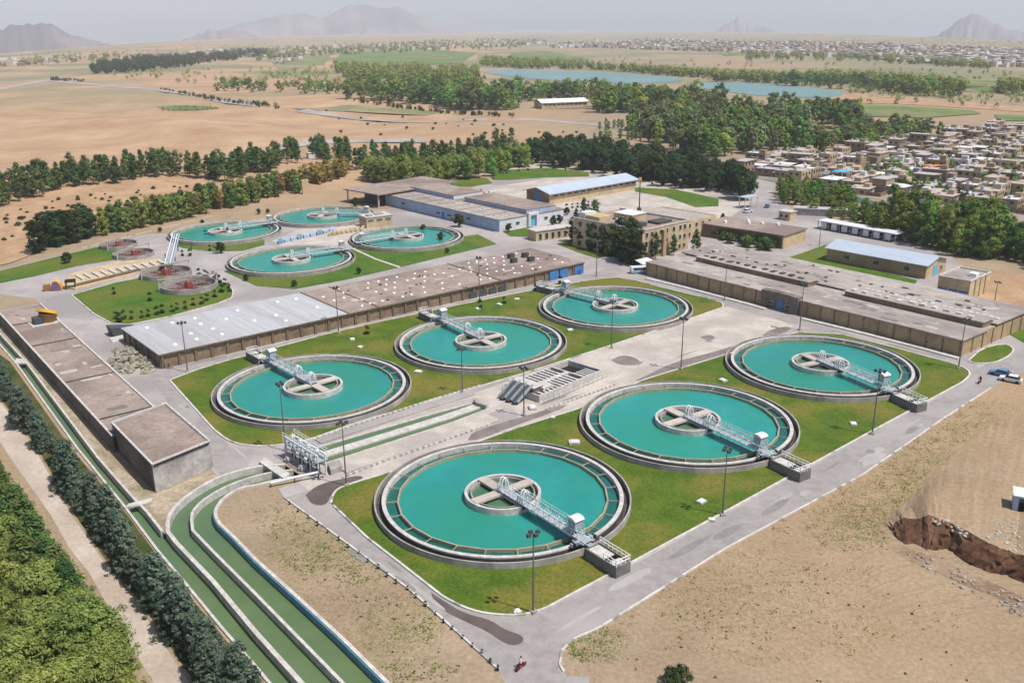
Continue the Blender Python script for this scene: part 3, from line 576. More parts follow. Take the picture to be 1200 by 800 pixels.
# --- dark pines and yellow-green broad trees in the near corner
fp = [make_tree('pine_tree', 'x', 'pine', 'cone', 9000, 8.6, 3.1, .5, 120, .7, .24, 'leaf_pine', 21 + i, limbs=14) for i in range(2)]
plant(fp, [(-40, 548), (-8, 572), (4, 604), (-22, 615), (26, 632), (8, 650), (48, 664), (64, 696), (76, 712), (38, 700), (-35, 665), (88, 732)], 'dark pine by the near-corner dirt path', 'pines along the dirt path', .85, 1.1, 'from the far end')
fy = [make_tree('broad_tree', 'x', 'tree', 'round', 14000, 6.6, 4.3, 1.2, 190, .72, .22, 'leaf_yellow', 31 + i, limbs=12, trunk=.22) for i in range(3)]
plant(fy, [(-20, 720), (5, 690), (20, 745), (60, 775), (-25, 780), (100, 790), (60, 730), (25, 810), (90, 840), (118, 838), (-10, 850), (50, 870), (112, 782), (150, 862), (-5, 660), (-40, 690), (96, 748), (132, 806), (84, 770), (30, 700)], 'yellow-green bushy broadleaf tree in the thick near-corner grove', 'near corner broadleaf trees', .8, 1.15)
# --- pines on the sandy bank
hp = [make_tree('pine_tree', 'x', 'pine', 'cone' if i != 1 else 'column', 1500, 8.8, 2.7, 1.5, 46, .95, .42, 'leaf_pine', 41 + i, limbs=4) for i in range(4)]
HILL = along([(-10, 240), (22, 234), (60, 226), (80, 217), (104, 213), (140, 215), (180, 205), (214, 203), (240, 208)], 40, 5, 4, 5) + along([(-12, 228), (40, 219), (70, 213), (110, 208), (150, 207), (200, 199)], 26, 5, 3, 6)
plant(hp, sorted(HILL), 'pine in the long uneven row on the sandy bank crest', 'pines on the bank crest', .8, 1.2)
plant(hp, sorted(along([(245, 213), (280, 206), (310, 200), (335, 190), (352, 182)], 36, 6, 6, 7)), 'dark pine in the dense stand at the east end of the sandy bank', 'bank end pines', .9, 1.25)
dk = [make_tree('evergreen_tree', 'x', 'tree', 'column', 2600, 10.0, 2.8, .6, 60, .9, .40, 'leaf_dark', 51 + i, limbs=4) for i in range(3)]
plant(dk, sorted(along([(44, 294), (60, 290), (78, 284), (98, 279), (110, 275)], 16, 4, 4, 8)), 'dark evergreen in the tall clump by the far corner lawn', 'dark clump by the lawn', .9, 1.25)
# --- mixed belt along the pale road behind the tanks
gm = [make_tree('hedge_tree', 'x', 'tree', 'column', 1700, 7.8, 2.0, .5, 46, .75, .38, ['leaf_green', 'leaf_pine', 'leaf_gold', 'leaf_yellow'][i], 61 + i, limbs=4) for i in range(4)]
plant(gm, sorted(along([(120, 273), (160, 265), (205, 254), (250, 244), (300, 233), (350, 222)], 82, 3, 5, 9)), 'green and yellowing tree in the belt behind the far round tanks', 'belt behind the far tanks', .85, 1.25)
gd = [make_tree('gold_tree', 'x', 'tree', 'column', 1400, 6.6, 1.7, .5, 34, .7, .36, 'leaf_gold', 71 + i, limbs=4) for i in range(2)]
plant(gd, sorted(along([(352, 216), (375, 212), (408, 206)], 34, 3, 4, 10)), 'slender golden tree beside the open canopy shed', 'golden trees by the canopy', .85, 1.2)
# --- wood behind the workshops and the sports yard
plant(hp, sorted(along([(365, 184), (400, 192), (440, 198), (480, 198), (520, 196), (560, 188), (600, 178)], 64, 6, 7, 11)), 'dark pine in the wood behind the blue-walled workshop', 'pines behind the workshop', .95, 1.35)
bg = [make_tree('green_tree', 'x', 'tree', 'round' if i else 'column', 1700, 8.2, 3.2, 1.0, 44, 1.1, .46, ['leaf_green', 'leaf_yellow'][i], 81 + i, limbs=4) for i in range(2)]
plant(bg, sorted(along([(432, 210), (460, 211), (500, 211), (540, 206), (580, 199), (618, 190)], 66, 5, 6, 12)), 'bright green tree on the edge of the wood behind the workshop', 'bright wood-edge trees', .9, 1.25)
bt = [make_tree('evergreen_tree', 'x', 'tree', 'round' if i else 'column', 1900, 9.5, 3.6, 1.0, 46, 1.2, .50, 'leaf_dark', 91 + i, limbs=4) for i in range(2)]
plant(bt, sorted(along([(622, 186), (660, 192), (700, 199), (740, 206), (780, 212), (820, 219), (862, 226), (880, 232)], 84, 5, 6, 13) + along([(640, 180), (700, 186), (760, 198), (820, 208)], 26, 5, 4, 14)), 'near-black evergreen in the belt behind the sports yard', 'dark belt trees', .85, 1.3)
# --- trees among the offices
plant(dk, [(672, 283, .8), (682, 289, .85), (693, 293, .8), (705, 296, .8), (718, 300, .95), (729, 306, 1.0), (738, 309, 1.05), (747, 311, 1.05), (726, 299, 1.05), (740, 303, 1.1), (712, 290, .85), (700, 286, .8)], 'dark evergreen against the long side of the cream office', 'evergreens by the office', .95, 1.1)
plant(hp, [(768, 304, .85), (789, 299, .62), (815, 296, .8), (846, 268, .5), (696, 260, .8), (675, 262, .6), (684, 252, .7)], 'small pine standing near the cream office', 'pines near the office', .9, 1.1, 'of those around it')
ball = make_tree('topiary_tree', 'x', 'tree', 'round', 1800, 3.0, 1.6, .5, 60, .5, .24, 'leaf_dark', 101, limbs=2)
for i, (x, y, k, lb) in enumerate([(537, 266, 1.35, 'large dark ball-shaped tree beside the blue-walled workshop'), (496, 270, .6, 'small clipped round tree on the paving before the workshop'), (517, 282, .8, 'clipped round tree at the far tip of the rear lawn'), (417, 242, 1.0, 'round bush beside the white canopy post'),
        (451, 238, 1.2, 'round dark bush at the corner of the blue-walled workshop'), (258, 297, 1.05, 'round dark bush on the kerb between the two western tanks'), (79, 309, 1.0, 'lone round tree on the lawn beside the pale path'), (192, 318, .7, 'bright round bush beside the sludge thickener'), (314, 250, .5, 'small dark bush on the lawn rim behind the northern tank'),
        (303, 251, .6, 'dark bush next to the small bush behind the northern tank'), (237, 263, .5, 'dark bush by the pale road west of the tanks'), (188, 272, .5, 'dark bush at the bend of the pale road'), (289, 329, .55, 'clipped bush on the western part of the rear lawn'), (345, 336, .55, 'clipped bush on the rear lawn above the warehouse roof'), (420, 321, .55, 'clipped bush halfway along the rear lawn'), (524, 297, .5, 'clipped bush at the eastern part of the rear lawn'),
        (596, 272, .8, 'round bush at the left end of the workshop garden'), (613, 264, .8, 'round bush before the pale workshop doors'), (648, 265, .9, 'round bush right of the pale workshop doors'), (655, 262, .9, 'dark bush beside the forecourt'), (664, 252, .8, 'round bush at the end of the white workshop wall')]):
    place(ball, i == 0, G(x, y), i * 1.3, lb, 'clipped round trees', k)
cyp = make_tree('cypress_shrub', 'x', 'shrub', 'column', 420, 2.6, .55, .1, 14, .4, .24, 'leaf_dark', 111, parts=False)
k = 0
for sp, lb, gr in ((along([(262, 340), (245, 352), (230, 358), (200, 366), (165, 373), (143, 376)], 14, 2, 1, 20), 'slim dark shrub along the edge of the lawn below the thickeners', 'shrubs on the thickener lawn edge'),
               (along([(232, 322), (246, 326), (262, 334), (272, 345)], 9, 1.5, 1, 21), 'slim dark shrub along the curved road by the thickener pair', 'shrubs at the curved road'),
               (along([(560, 226), (580, 231), (605, 236), (630, 241)], 13, 1, .5, 22), 'clipped dark shrub in the row behind the workshop roof', 'shrubs behind the workshop roof'),
               (along([(660, 246), (680, 243), (700, 240)], 6, 1, .5, 23), 'dark shrub on the rim of the parking court', 'shrubs at the parking court'),
               (along([(333, 586), (400, 635), (480, 694), (560, 763), (590, 790)], 23, 1.5, 1, 24), 'tiny young plant on the kerb above the sandy triangle', 'plants along the kerb'),
               ([(134, 345), (136, 374), (176, 353), (140, 378)], 'dark little shrub on the open green lawn', 'shrubs on the open lawn'),
               ([(241, 276), (267, 275), (214, 300), (223, 300), (246, 294)], 'small dark shrub by the western tanks', 'shrubs by the western tanks'),
               ([(563, 362), (591, 356), (505, 371), (656, 333), (627, 341), (430, 392)], 'small dark shrub at the lawn edge below the long warehouse', 'shrubs below the warehouse'),
               (along([(572, 212), (600, 201), (640, 197), (690, 201), (720, 205), (762, 216), (800, 221)], 16, 2, 1, 25), 'dark small tree on the rim of the rear sports lawn', 'small trees round the rear lawn')):
    plant([cyp], [(x, y, .26 if 'tiny' in lb else .62 if 'behind the workshop' in lb else .85) for x, y in sp], lb, gr, .8, 1.2, 'in the row' if len(sp) > 7 else None)
# --- poplars and willows along the canal by the village
pop = [make_tree('poplar_tree', 'x', 'poplar', 'column', 2100, 12.5, 3.0, 1.0, 56, 1.05, .46, ['leaf_poplar', 'leaf_green', 'leaf_poplar'][i], 121 + i, limbs=4) for i in range(3)]
pp = scatter([(990, 264), (1018, 262), (1062, 268), (1100, 276), (1160, 284), (1225, 292), (1225, 318), (1178, 306), (1120, 300), (1060, 283), (1020, 275)], 105, 31, 5)
plant(pop, [(x, y, 1.05 if 1040 < x < 1175 else .72) for x, y in pp], 'tall green poplar in the thick stand between buses and village', 'poplars before the village', .6, 1.1)
plant(pop, [(x, y, .62) for x, y in scatter([(908, 226), (950, 226), (1000, 236), (1005, 250), (950, 243), (912, 240)], 44, 32, 4)], 'young poplar beside the road to the village', 'young poplars by the road', .7, 1.1)
plant(bg, [(x, y, .6) for x, y in scatter([(930, 238), (990, 246), (1015, 262), (985, 262), (940, 250)], 14, 33, 8)], 'low bushy tree behind the bus shelter', 'bushy trees behind the shelter', .7, 1.1)
ivy = [make_tree('ivy_bush', 'x', 'bush', 'round', 700, 2.6, 1.6, .1, 30, .6, .34, 'leaf_pine', 131, parts=False)]
plant(ivy, scatter([(838, 272), (856, 273), (912, 290), (905, 296), (870, 290), (840, 280)], 26, 34, 4), 'dense dark shrub at the foot of the ivy-covered wall', 'shrubs under the ivy wall', .8, 1.3)
# --- groves further off, each tree still a tree
gr = [make_tree('grove_tree', 'x', 'tree', ['round', 'column', 'round', 'column'][i], 520, 9.5, 3.8, .8, 26, 1.35, .85, ['leaf_green', 'leaf_poplar', 'leaf_pine', 'leaf_grey'][i], 141 + i, parts=False) for i in range(4)]
plant(gr, scatter([(735, 158), (750, 146), (790, 131), (860, 128), (935, 131), (1000, 138), (1010, 152), (950, 160), (945, 170), (880, 180), (830, 186), (800, 182), (770, 172)], 200, 41, 4.2), 'leafy tree in the big grove between lake and village', 'trees of the middle grove', 1.1, 1.6)
plant(gr, scatter([(1000, 148), (1060, 150), (1110, 158), (1060, 172), (1000, 178), (900, 182), (960, 168)], 70, 42, 5), 'leafy garden tree at the back of the village', 'garden trees behind the village', .7, 1.1)
plant(gr, scatter([(1010, 190), (1200, 178), (1200, 250), (1090, 235), (1010, 215)], 80, 46, 7), 'small green tree in a courtyard of the village', 'courtyard trees', .38, .62)
gf = [make_tree('far_tree', 'x', 'tree', ['round', 'round', 'column'][i], 300, 11, 5.2, .8, 20, 1.9, 1.2, ['leaf_green', 'leaf_pine', 'leaf_poplar'][i], 151 + i, parts=False) for i in range(3)]
plant(gf, scatter([(400, 108), (470, 101), (545, 101), (575, 107), (640, 112), (720, 114), (800, 118), (850, 122), (800, 130), (700, 134), (650, 135), (615, 128), (560, 130), (470, 122), (400, 118)], 210, 43, 4.5), 'green tree in the far wood before the lake', 'trees of the far wood', 1.1, 1.7)
plant(gf, scatter([(880, 96), (950, 98), (1040, 102), (1130, 112), (1120, 116), (1040, 110), (960, 103), (900, 100)], 60, 44, 4), 'dark tree on the far bank of the lake', 'trees on the far bank', 1.0, 1.4)
plant(gf, scatter([(250, 103), (300, 98), (400, 103), (400, 112), (330, 110), (255, 108)], 30, 45, 5), 'green tree beside the distant desert road', 'trees by the desert road', .7, 1.1)
plant(pop, [(x, y, .5) for x, y in along([(700, 152), (740, 150), (790, 150)], 16, 3, 2, 61) + along([(690, 166), (730, 163), (775, 166)], 14, 4, 2, 62)], 'young slim poplar in the rows before the big grove', 'young poplars before the grove', .7, 1.1)
def mass(name, label, regions, leafc, seed, hh=10, dens=1.):
    """a far wood as one mass of leaf sprays"""
    rng = np.random.default_rng(seed); P = []; N = []
    for poly, n in regions:
        for x, y in scatter(poly, n, seed):
            if 606 < x < 698 and 119 < y < 152 or any(inpoly(x, y, P_) for P_ in LAKES): continue
            g = G(x, y); k = rng.uniform(.7, 1.3) * hh; m = int(60 * dens); d = rng.normal(size=(m, 3)); d /= np.linalg.norm(d, axis=1, keepdims=True)
            q = np.array(g) + np.array([0, 0, k * .5]) + d * np.array([k * .42, k * .42, k * .5]) * rng.random((m, 1)) ** .4; P.append(q); N.append(d + np.array([0, 0, .5]))
    o = leaf_object(name, np.concatenate(P), np.concatenate(N), hh * .17, leafc); return tag(o, label, kind='stuff')
mass('far_wood', 'hazy dark wood on the far plain at the left', [([(106, 80), (160, 72), (240, 66), (318, 60), (318, 66), (250, 74), (180, 84), (112, 88)], 300)], 'leaf_dark', 3, 16)
mass('lakeside_wood', 'hazy green woods between the fields beyond the lake', [([(565, 70), (620, 74), (700, 80), (790, 86), (840, 92), (800, 91), (700, 82), (600, 81), (565, 78)], 240), ([(830, 92), (1000, 92), (1130, 104), (1130, 108), (980, 98), (840, 97)], 230), ([(870, 66), (1010, 66), (1160, 78), (1160, 82), (1000, 73), (870, 72)], 130),
     ([(280, 62), (560, 46), (640, 48), (600, 58), (420, 64), (300, 72)], 330), ([(1170, 104), (1230, 106), (1230, 114), (1170, 110)], 40), ([(390, 78), (560, 84), (560, 90), (480, 96), (400, 92)], 260), ([(0, 78), (60, 70), (140, 66), (140, 70), (60, 76)], 40)], 'leaf_green', 4, 13)
mass('grove_undergrowth', 'dense green undergrowth filling the big grove and the far wood', [([(745, 156), (755, 146), (790, 128), (860, 122), (935, 128), (960, 140), (950, 155), (940, 165), (880, 176), (830, 182), (805, 178), (775, 168)], 200), ([(400, 110), (470, 103), (545, 102), (575, 108), (640, 113), (720, 115), (800, 119), (850, 122), (800, 129), (700, 133), (560, 129), (470, 121)], 260), ([(1000, 150), (1060, 152), (1105, 159), (1060, 171), (1000, 175), (965, 168)], 60)], 'leaf_green', 8, 6.5, .8)
mass('far_scrub', 'thin hazy scrub and orchards on the far plain', [([(0, 66), (300, 52), (640, 42), (640, 52), (300, 64), (0, 80)], 330), ([(640, 42), (1220, 48), (1220, 54), (900, 50), (640, 48)], 160), ([(380, 76), (560, 84), (560, 96), (420, 106), (250, 100)], 200), ([(560, 66), (900, 72), (1220, 88), (1220, 130), (1000, 122), (800, 96), (600, 84)], 260), ([(120, 84), (380, 78), (400, 104), (250, 102), (130, 92)], 90)], 'leaf_green', 12, 7.5, .5)
mass('reeds', 'patch of green scrub on the open desert', [([(183, 126), (255, 125), (258, 129), (190, 131)], 60)], 'leaf_green', 6, 2.2, .6)
mass('hedge_scrub', 'low scrub lining the desert road and its ditches', [([(60, 92), (100, 95), (100, 97), (60, 95)], 40), ([(180, 104), (260, 117), (330, 126), (330, 129), (250, 119)], 70), ([(400, 117), (520, 132), (620, 137), (620, 139), (500, 133)], 80)], 'leaf_dark', 7, 4)
# ================================================================== ROUND TANKS, BRIDGES, SCUM BOXES
def make_tank():
    t = thing('settling_tank', 'x', 'tank', group='round settling tanks')
    MB().ring(19.76, 20.0, -.1, 1.08, 120).build('outer_wall', 'concrete', t)
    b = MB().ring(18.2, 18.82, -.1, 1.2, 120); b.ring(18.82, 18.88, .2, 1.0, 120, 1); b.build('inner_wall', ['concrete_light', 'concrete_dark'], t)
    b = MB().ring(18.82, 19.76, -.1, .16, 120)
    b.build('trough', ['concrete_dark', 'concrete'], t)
    MB().disc(16.45, .46, 96).build('water', 'tank_water', t); MB().ring(16.35, 18.22, -.1, .34, 96).build('overflow_water', 'clear_water', t)
    bf = MB().ring(16.25, 16.5, .2, 1.0, 24).build('baffle', 'baffle', t)
    for i in range(24):
        a = i * 6.2832 / 24; c, s = math.cos(a), math.sin(a)
        MB().bar((16.45 * c, 16.45 * s, .9), (18.22 * c, 18.22 * s, .9), .12, .14).build('strut', 'baffle', bf)
    cw = MB().ring(5.55, 6.0, -.1, 1.5, 72).build('center_well', 'concrete_light', t)
    MB().ring(4.85, 5.05, -.1, 1.42, 64).build('inner_ring', 'concrete', cw)
    MB().disc(5.6, .75, 64).build('well_water', 'well_water', cw)
    b = MB(); b.bar((-5.6, 0, 1.42), (5.6, 0, 1.42), 1.7, .34); b.bar((0, -5.6, 1.425), (0, 5.6, 1.425), 1.7, .342); b.ring(0.01, 1.15, .5, 1.62, 24)
    b.build('cross_beam', 'beige_pave', t)
    return t
def make_bridge():
    t = thing('scraper_bridge', 'x', 'bridge', group='scraper bridges on the tanks')
    MB().box(-.6, -.62, 1.92, 20.2, .62, 2.0).build('deck', 'steel_grey', t)
    for s in (-1, 1):
        b = MB(); y = .7 * s
        b.bar((-.6, y, 1.86), (20.2, y, 1.86), .14, .2); b.bar((4.8, y, 3.0), (18.4, y, 3.0), .11, .12)
        n = 11
        for i in range(n + 1):
            x = 4.8 + 13.6 * i / n; b.bar((x, y, 1.86), (x, y, 3.0), .08, .08)
            if i < n: b.bar((x, y, 1.9 if i % 2 else 3.0), (x + 13.6 / n, y, 3.0 if i % 2 else 1.9), .07, .07)
        b.build('truss', 'steel_white', t)
        b = MB(); y = .74 * s
        for z in (2.5, 3.05): b.bar((-.4, y, z), (4.8, y, z), .06, .06)
        for i in range(6): b.bar((-.4 + i * 1.02, y, 1.9), (-.4 + i * 1.02, y, 3.05), .06, .06)
        for i in range(8): x = 5.6 + i * 1.8; b.bar((x, y, 3.0), (x, y, 3.5), .06, .06)
        b.bar((5.4, y, 3.5), (18.4, y, 3.5), .06, .06)
        b.build('railing', 'steel_white', t)
    for x in (.3, 5.6):
        for s in (-.5, .5):
            b = MB(); pts = [(x + s * .6, .62 * math.cos(a), 2.0 + 2.0 * math.sin(a) ** .6) for a in np.linspace(0, math.pi, 9)]
            for p, q in zip(pts, pts[1:]): b.tube(p, q, .11, n=5)
            b.build('hoop', 'white', t)
    b = MB(); b.box(5.0, -.55, 1.35, 6.6, .55, 1.92); b.tube((5.8, -.9, 1.3), (5.8, .9, 1.3), .35, n=10); b.build('motor', 'steel_dark', t)
    b = MB(); b.bar((19.0, -2.3, 1.62), (19.0, 2.3, 1.62), .5, .5); b.bar((18.3, -1.5, 1.8), (20.2, -1.0, 1.8), .2, .2); b.bar((18.3, 1.5, 1.8), (20.2, 1.0, 1.8), .2, .2)
    b.build('end_carriage', 'steel_grey', t)
    for s in (-1.9, 1.9): MB().tube((18.75, s, 1.62), (19.3, s, 1.62), .33, n=12).build('wheel', 'tyre', t)
    c = MB(); c.box(16.5, -.75, 3.05, 18.0, .75, 4.35); c.build('cabinet', 'steel_grey', t)
    ct = bpy.data.objects[[o.name for o in t.children if o.name.startswith('cabinet')][0]]
    vs = []; b = MB(); arc = [(17.25 + .95 * math.cos(a), 4.33 + .42 * math.sin(a)) for a in np.linspace(math.pi, 0, 9)]
    b.add([(x, -.9, z) for x, z in arc] + [(x, .9, z) for x, z in arc], [(i, i + 1, 10 + i, 9 + i) for i in range(8)] + [tuple(range(9))[::-1], tuple(range(9, 18)), (0, 9, 17, 8)])
    b.build('canopy', 'steel_white', ct)
    b = MB()
    for i in range(6): x = 16.0 - i * 1.6; b.bar((x, .5, 1.86), (x, .5, .3), .07, .07)
    b.bar((16.2, .5, .45), (7.8, .5, .45), .08, .25); b.build('skimmer', 'steel_grey', t)
    return t
def make_box():
    t = thing('scum_box', 'x', 'box', group='scum boxes beside the tanks')
    b = MB(); b.box(0, -1.35, 0, 6.2, -1.1, 1.7); b.box(0, 1.1, 0, 6.2, 1.35, 1.7); b.box(0, -1.1, 0, .25, 1.1, 1.7); b.box(5.95, -1.1, 0, 6.2, 1.1, 1.7); b.build('wall', 'box_wall_shaded', t)
    b = MB(); b.box(.25, -1.1, 1.45, 3.4, 1.1, 1.6); b.box(4.4, -1.1, 1.44, 5.95, 1.1, 1.58); b.build('lid', 'concrete_light', t)
    MB().box(.25, -1.1, .1, 5.95, 1.1, .7).build('pit', 'black', t)
    b = MB(); q = [(.1, 1.25), (6.1, 1.25), (6.1, -1.25), (3.6, -1.25)]
    for (a, c), (d, e) in zip(q, q[1:]):
        for z in (2.2, 2.7): b.bar((a, c, z), (d, e, z), .09, .09)
        n = max(2, int(math.hypot(d - a, e - c) / .8))
        for i in range(n + 1): b.bar((a + (d - a) * i / n, c + (e - c) * i / n, 1.7), (a + (d - a) * i / n, c + (e - c) * i / n, 2.7), .09, .09)
    b.build('railing', 'white', t)
    MB().box(-1.4, -.5, 1.5, .0, .5, 1.62).build('gangway', 'steel_grey', t)
    return t
TANKS = [  # centre pixel at rim height, pixel the bridge points to, label words
    ((589.2, 576.5), (689, 634), 'front tank nearest the road corner', True), ((806, 490.5), (893, 527), 'front middle tank beside the right-hand road', True), ((961.5, 424.5), (1046, 457), 'front tank closest to the long beige halls', True),
    ((366.8, 451), (313, 420), 'tank on the left lawn nearest the tall block', True), ((563.5, 398), (514, 372), 'middle tank on the left lawn', True), ((721, 357), (657, 339), 'tank on the left lawn nearest the cream office', True),
    ((341.5, 302.5), (408, 291), 'rear tank behind the brown-roofed warehouse', False), ((476.5, 276.5), (425, 282.5), 'rear tank in front of the blue-walled workshop', False), ((264, 270), (322, 260), 'rear tank beside the sludge thickeners', False), ((378.5, 251.5), (432, 250), 'rear tank near the open canopy shed', False)]
tk, br, bx = make_tank(), make_bridge(), make_box(); nb = 0
for i, (c, e, lb, outer) in enumerate(TANKS):
    p = W(*c, 1.3); q = W(*e, 1.9); a = math.atan2(q.y - p.y, q.x - p.x); g = Vector((p.x, p.y, 0))
    place(tk, i == 0, g, a, 'round turquoise settling ' + lb.replace('front tank', 'tank, front one').replace('front middle tank', 'tank, front middle one').replace('tank on', 'tank on'))
    place(br, i == 0, g, a, 'white truss scraper bridge of the ' + lb)
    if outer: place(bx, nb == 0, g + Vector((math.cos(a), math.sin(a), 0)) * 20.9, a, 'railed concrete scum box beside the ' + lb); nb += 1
# ================================================================== BUILDINGS
def house_frame(name, label, cat, p, ang=None, q=None, group=None):
    """an Empty at the front-left corner; x along the front, y away from it"""
    a = W(*p); rz = ang if q is None else math.atan2(W(*q).y - a.y, W(*q).x - a.x)
    return thing(name, label, cat, a, rz, group), (None if q is None else (W(*q) - a).length)
def windows(t, spots, wall_y, w, h, mat='glass_dark', frame='concrete_light', face='y', depth=.12):
    """windows (frame with its pane) proud of a wall; spots = (distance along the wall, sill height)"""
    for x, z in spots:
        f = MB(); g = MB(); s = -1 if wall_y <= 0.01 else 1
        def bx(m, a, b, c, d, o0, o1):
            y0, y1 = sorted((wall_y + s * o0, wall_y + s * o1))
            m.box(a, y0, c, b, y1, d) if face == 'y' else m.box(y0, a, c, y1, b, d)
        bx(f, x - .09, x, z - .09, z + h + .09, -.05, depth); bx(f, x + w, x + w + .09, z - .09, z + h + .09, -.05, depth); bx(f, x, x + w, z + h, z + h + .09, -.05, depth); bx(f, x, x + w, z - .09, z, -.05, depth + .06)
        bx(g, x, x + w, z, z + h, -.04, .03); fo = f.build('window', frame, t); g.build('pane', mat, fo)
def door(t, x0, x1, h, mat, wall_y=0., face='y', s=-1, name='door'):
    y0, y1 = sorted((wall_y - s * .05, wall_y + s * .08)); b = MB()
    b.box(x0, y0, .03, x1, y1, h) if face == 'y' else b.box(y0, x0, .03, y1, x1, h)
    return b.build(name, mat, t)
def box_walls(t, x0, y0, x1, y1, h, mat, th=.35, name='wall', z0=-.3):
    b = MB(); b.box(x0, y0, z0, x1, y0 + th, h); b.box(x0, y1 - th, z0, x1, y1, h); b.box(x0, y0 + th, z0, x0 + th, y1 - th, h); b.box(x1 - th, y0 + th, z0, x1, y1 - th, h)
    return b.build(name, mat, t)
# ---- long warehouse with the brown roof and the grey metal end
t, L = house_frame('warehouse', 'long low warehouse with brown skylit roof and grey metal end', 'warehouse', (190, 432), q=(683, 320)); D = 24.5; hh = 3.1; S = 46.5
b = MB(); b.box(0, 0, -.3, L, .4, hh); b.box(0, D - .4, -.3, L, D, hh); b.box(0, .4, -.3, .4, D - .4, hh); b.box(L - .4, .4, -.3, L, D - .4, hh); b.build('wall', 'brick_old', t)
n = 34
for i in range(n + 1): x = (L - .6) * i / n; MB().box(x, -.3, -.2, x + .6, -.002, hh - .05).build('pier', 'brick_pier', t)
for i in range(7): y = (D - .6) * i / 6; MB().box(-.25, y, -.2, -.002, y + .6, hh - .05).build('pier', 'brick_pier', t)
rm = MB(); rm.box(-.4, -.45, hh, S, D + .4, hh + .3); rm = rm.build('roof', 'roof_metal', t); rm['label'] = 'grey metal roof section with scattered white domes'
rb = MB(); rb.box(S, -.45, hh, L + .3, D + .4, hh + .32); rb = rb.build('roof', 'roof_brown', t); rb['label'] = 'brown roof section'
b = MB()
b.box(S - .15, -.5, hh + .28, S + .15, D + .45, hh + .5); b.box(S + 8.4, -.4, hh + .3, S + 8.7, D + .4, hh + .48); b.box(S + 48, -.4, hh + .3, S + 48.4, D + .4, hh + .5)
b.box(-.45, -.55, hh + .02, L + .35, -.452, hh + .36); b.build('roof_joint', 'brick_pier', t)
rs = random.Random(3)
def domes(t, x0, x1, nx, y0, y1, ny, z, prob=1., sz=.42, parent=None):
    for i in range(nx):
        for j in range(ny):
            if rs.random() > prob: continue
            x = x0 + (x1 - x0) * (i + .5) / nx + rs.uniform(-.5, .5); y = y0 + (y1 - y0) * (j + .5) / ny + rs.uniform(-.4, .4)
            MB().ball((x, y, z), sz, sz, sz * .7, 8).build('skylight', 'skylight', parent or t)
domes(t, 2, S - 1, 8, 1.5, D - 1.5, 4, hh + .32, .6, .55, rm); domes(t, S + 1, L - 3, 24, 1.2, D - 1.2, 5, hh + .34, .46, .42, rb)
b = MB()
for i in range(26):
    x = rs.uniform(S + 2, L - 2); y = rs.uniform(1, D - 1); b.box(x, y, hh + .3, x + rs.uniform(.3, .9), y + rs.uniform(.2, .5), hh + rs.uniform(.45, .75))
for x, y in ((L - 14, D - 7), (L - 10, D - 9), (L - 17, D - 12), (L - 12, D - 14)): b.box(x, y, hh + .3, x + 2.0, y + 1.3, hh + 1.7)
b.build('roof_vent', 'concrete_dark', t)
for x0, x1 in ((L - 3.6, L - .3), (L - 9.5, L - 6.4), (L - 13.6, L - 10.2)): door(t, x0, x1, 2.7, 'blue_paint', -.31)
for k in range(4): door(t, 84 + k * 3.4, 86.4 + k * 3.4, 1.9, 'steel_dark', -.31, name='hatch')
def patches(t, x0, x1, y0, y1, z, n, mats, seed):
    r = random.Random(seed)
    for m_ in mats:
        for i in range(n):
            b = MB(); x, y, a, c = r.uniform(x0, x1), r.uniform(y0, y1), r.uniform(.6, 4.5), r.uniform(.4, 2.2); b.prism([(x + r.uniform(-.2, .2), y), (min(x1, x + a), y + r.uniform(-.2, .2)), (min(x1, x + a) + r.uniform(-.2, .2), min(y1, y + c)), (x, min(y1, y + c) + r.uniform(-.2, .2))], z, z + .012 + r.uniform(0, .014))
            b.build('roof_patch', m_, t)
M('tar', (.17, .15, .145), (.22, .195, .185), scale=.8); M('pale_felt', (.40, .36, .335), (.46, .42, .39), scale=.8)
patches(rb, S + 1, L - 3, 1, D - 3, hh + .32, 12, ['tar', 'pale_felt'], 21); patches(rm, 2, S - 6, 1, D - 3, hh + .3, 5, ['pale_felt'], 22)
# ---- left hall, low part and tall block
a = W(183, 577); t = thing('block_house', 'tall plain concrete block house with brown flat roof beside the canal bend', 'building', a, math.atan2(W(250, 548).y - a.y, W(250, 548).x - a.x)); Wd = 11.2; hh = 4.9
Wd = (W(250, 548) - a).length; _e = W(250, 548) - a; _d = W(135, 525) - a; _an = math.atan2(_d.y, _d.x) - math.atan2(_e.y, _e.x); Ltot = _d.length * math.sin(_an); SHEAR = math.cos(_an) / math.sin(_an)
b = MB(); b.box(0, 0, -.4, Wd, .35, hh); b.box(0, Ltot - .35, -.4, Wd, Ltot, hh); b.box(Wd - .35, .35, -.4, Wd, Ltot - .35, hh); b.build('wall', 'wall_grey', t)
w2 = MB().box(-.003, .35, -.4, .35, Ltot - .35, hh).build('wall', 'wall_dark', t); w2['label'] = 'side wall with its shade put into the dark colour'  # shaded copy of the grey wall: the side away from the sun is coloured darker
MB().box(.3, .3, hh - .3, Wd - .3, Ltot - .3, hh - .12).build('roof', 'roof_brown', t)
b = MB(); b.box(-.12, -.12, hh, Wd + .12, .25, hh + .22); b.box(-.12, Ltot - .25, hh, Wd + .12, Ltot + .12, hh + .22); b.box(-.12, .25, hh, .25, Ltot - .25, hh + .22); b.box(Wd - .25, .25, hh, Wd + .12, Ltot - .25, hh + .22); b.build('parapet', 'concrete_light', t)
MB().box(.2, -.2, hh - .32, Wd - .3, -.122, hh - .1).build('gutter', 'black', t)
for ch in t.children:                      # the block is not square: lean its plan to the true corners
    for v in ch.data.vertices: v.co.x += v.co.y * SHEAR
